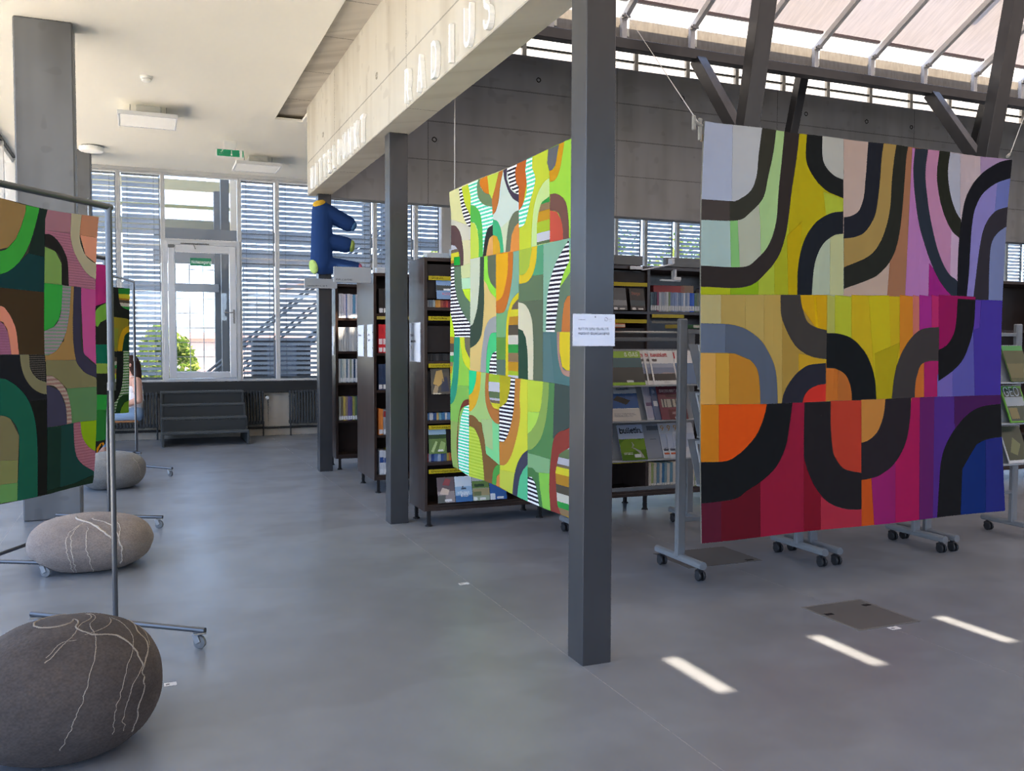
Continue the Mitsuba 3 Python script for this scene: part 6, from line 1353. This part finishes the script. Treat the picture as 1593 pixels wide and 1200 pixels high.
part(t, 'rail_beam', bx(-3.0, 1.35, 17.8, 17.9, 2.45, 2.6), 'paint', (150, 152, 152))
for z0, z1, c in ((4.42, 4.62, (178, 172, 140)), (4.08, 4.14, (150, 150, 110)), (3.56, 3.86, (132, 132, 116)), (3.30, 3.37, (200, 190, 170))):
    part(t, 'rail_beam', bx(-3.0, 1.75, 18.4, 18.48, z0, z1), 'paint', c)
part(t, 'rail_beam', bx(1.62, 1.74, 18.3, 18.4, -0.3, 4.9), 'paint', (206, 196, 176))
part(t, 'mesh_panel', cat_([bar((x, 18.45, 3.75), (x + 0.5, 18.45, 4.3), 0.006, 0.006, 0) for x in np.arange(-1.5, 1.4, 0.07)] + [bar((x + 0.5, 18.45, 3.75), (x, 18.45, 4.3), 0.006, 0.006, 0) for x in np.arange(-1.5, 1.4, 0.07)]), 'paint', (120, 130, 140), kind='stuff')
part(t, 'rope', cat_([tube([(x, 18.3, -0.3), (x, 18.3, 3.6)], 0.008, 5) for x in np.arange(-2.4, 2.4, 0.25)] + [tube([(-2.4, 18.3, z), (2.4, 18.3, z)], 0.006, 5) for z in np.arange(0.1, 3.5, 0.28)]), 'paint', (150, 152, 150), kind='stuff')
part(t, 'mesh_panel', cat_([bar((x, 18.05, -0.3), (x + 0.9, 18.05, 0.9), 0.006, 0.006, 0) for x in np.arange(1.6, 5.0, 0.09)] + [bar((x + 0.9, 18.05, -0.3), (x, 18.05, 0.9), 0.006, 0.006, 0) for x in np.arange(1.6, 5.0, 0.09)]), 'paint', (110, 114, 116), kind='stuff')
k = thing('utility_box', 'dark grey box standing outside behind the blind right of the emergency door', 'box')
part(k, 'body', bx(1.75, 2.75, 16.0, 16.2, 0.75, 1.55, 0.01), 'paint', (70, 74, 78)); part(k, 'leg', cat_([bx(x, x + 0.05, 16.05, 16.1, -0.35, 0.75) for x in (1.8, 2.65)]), 'paint', (70, 74, 78))
part(k, 'door', bx(2.0, 2.5, 15.98, 16.0, 0.8, 1.5, 0.004), 'paint', (110, 120, 136))
def leaves(c, rad, n, size, seed, pal):
    r = np.random.default_rng(seed)
    d = r.normal(size=(n, 3)); d /= np.linalg.norm(d, axis=1, keepdims=True)
    q = np.array(c) + d * (r.random((n, 1)) ** 0.4) * np.array(rad)
    lump = meshkit.fbm(q * 0.9 / max(rad) * 3, 2, seed)
    q = q[lump > 0.42]
    n = len(q)
    a = r.normal(size=(n, 3)); a /= np.linalg.norm(a, axis=1, keepdims=True)
    b = np.cross(a, r.normal(size=(n, 3))); b /= np.linalg.norm(b, axis=1, keepdims=True)
    s = size * (0.6 + 0.8 * r.random((n, 1)))
    v = np.stack([q - a * s, q + b * s * 0.5, q + a * s, q - b * s * 0.5], 1).reshape(-1, 3)
    i = np.arange(n) * 4
    f = np.vstack([np.stack([i, i + 1, i + 2], 1), np.stack([i, i + 2, i + 3], 1)])
    col = lin(np.array(pal)[r.integers(0, len(pal), n)]).repeat(4, 0)
    return trimesh.Trimesh(v, f, process=False), col
GP = [(120, 146, 60), (150, 170, 80), (96, 126, 50), (170, 180, 96)]
for i, (x, y, zc, rad, lab) in enumerate(((-2.6, 21.5, 0.9, (1.9, 1.5, 1.9), 'bushy green tree outside behind the blinds at the far left'), (0.5, 23, 0.35, (0.8, 0.8, 1.6), 'slim green tree outside seen through the emergency door'), (9.5, 21, 2.6, (3.4, 2.2, 2.6), 'leafy tree outside the high windows right of the notice column'), (15.9, 22, 2.6, (2.8, 2.2, 2.6), 'leafy tree outside behind the big quilt'), (-7, 24, 2, (3, 2.5, 2.8), 'broad tree outside the left corner'))):
    k = thing('tree', lab, 'tree')
    m, col = leaves((x, y, zc), rad, 9000, 0.085, 40 + i, GP)
    part(k, 'crown', m, 'leaf', vcol=col, kind='stuff')
    part(k, 'trunk', tube([(x, y, -0.4), (x + 0.05, y, zc)], [0.13, 0.07], 8), 'paint', (96, 80, 66))
def house(lab, x0, x1, y0, y1, H, rgb, roof):
    k = thing('building', lab, 'building')
    part(k, 'wall', bx(x0, x1, y0, y1, -0.4, H), 'paint', rgb)
    part(k, 'roof', bx(x0 - 0.4, x1 + 0.4, y0 - 0.4, y1 + 0.4, H, H + 0.35), 'paint', roof)
    for zz in np.arange(0.8, H - 1.3, 2.9):
        for xx in np.arange(x0 + 1.0, x1 - 1.5, 2.6):
            part(k, 'window', bx(xx, xx + 1.2, y0 - 0.06, y0, zz, zz + 1.4), 'gloss', (90, 100, 112))
house('low reddish building across the street seen through the emergency door', 2.0, 9.0, 52, 60, 1.7, (196, 168, 158), (170, 140, 132))
house('pale building across the street behind the fire stairs', 10.0, 26.0, 60, 72, 5.4, (200, 194, 184), (150, 130, 120))
v = []
hx_ = np.linspace(-260, 300, 60); hz = 9 + 11 * meshkit.fbm(np.stack([hx_ / 90, hx_ * 0, hx_ * 0], 1), 3, 5)
V = np.vstack([np.stack([hx_, hx_ * 0 + 240, hx_ * 0 - 0.4], 1), np.stack([hx_, hx_ * 0 + 300, hz], 1), np.stack([hx_, hx_ * 0 + 380, hx_ * 0 - 0.4], 1)])
n_ = len(hx_); F = []
for r_ in range(2):
    for i in range(n_ - 1):
        a = r_ * n_ + i; F += [[a, a + 1, a + n_ + 1], [a, a + n_ + 1, a + n_]]
obj('hill', trimesh.Trimesh(V, F, process=False), 'matte', (150, 168, 176), 'pale blue hill on the horizon outside the emergency door', 'hill')
labels = {k: {a: b for a, b in v.items() if b} for k, v in labels.items()}
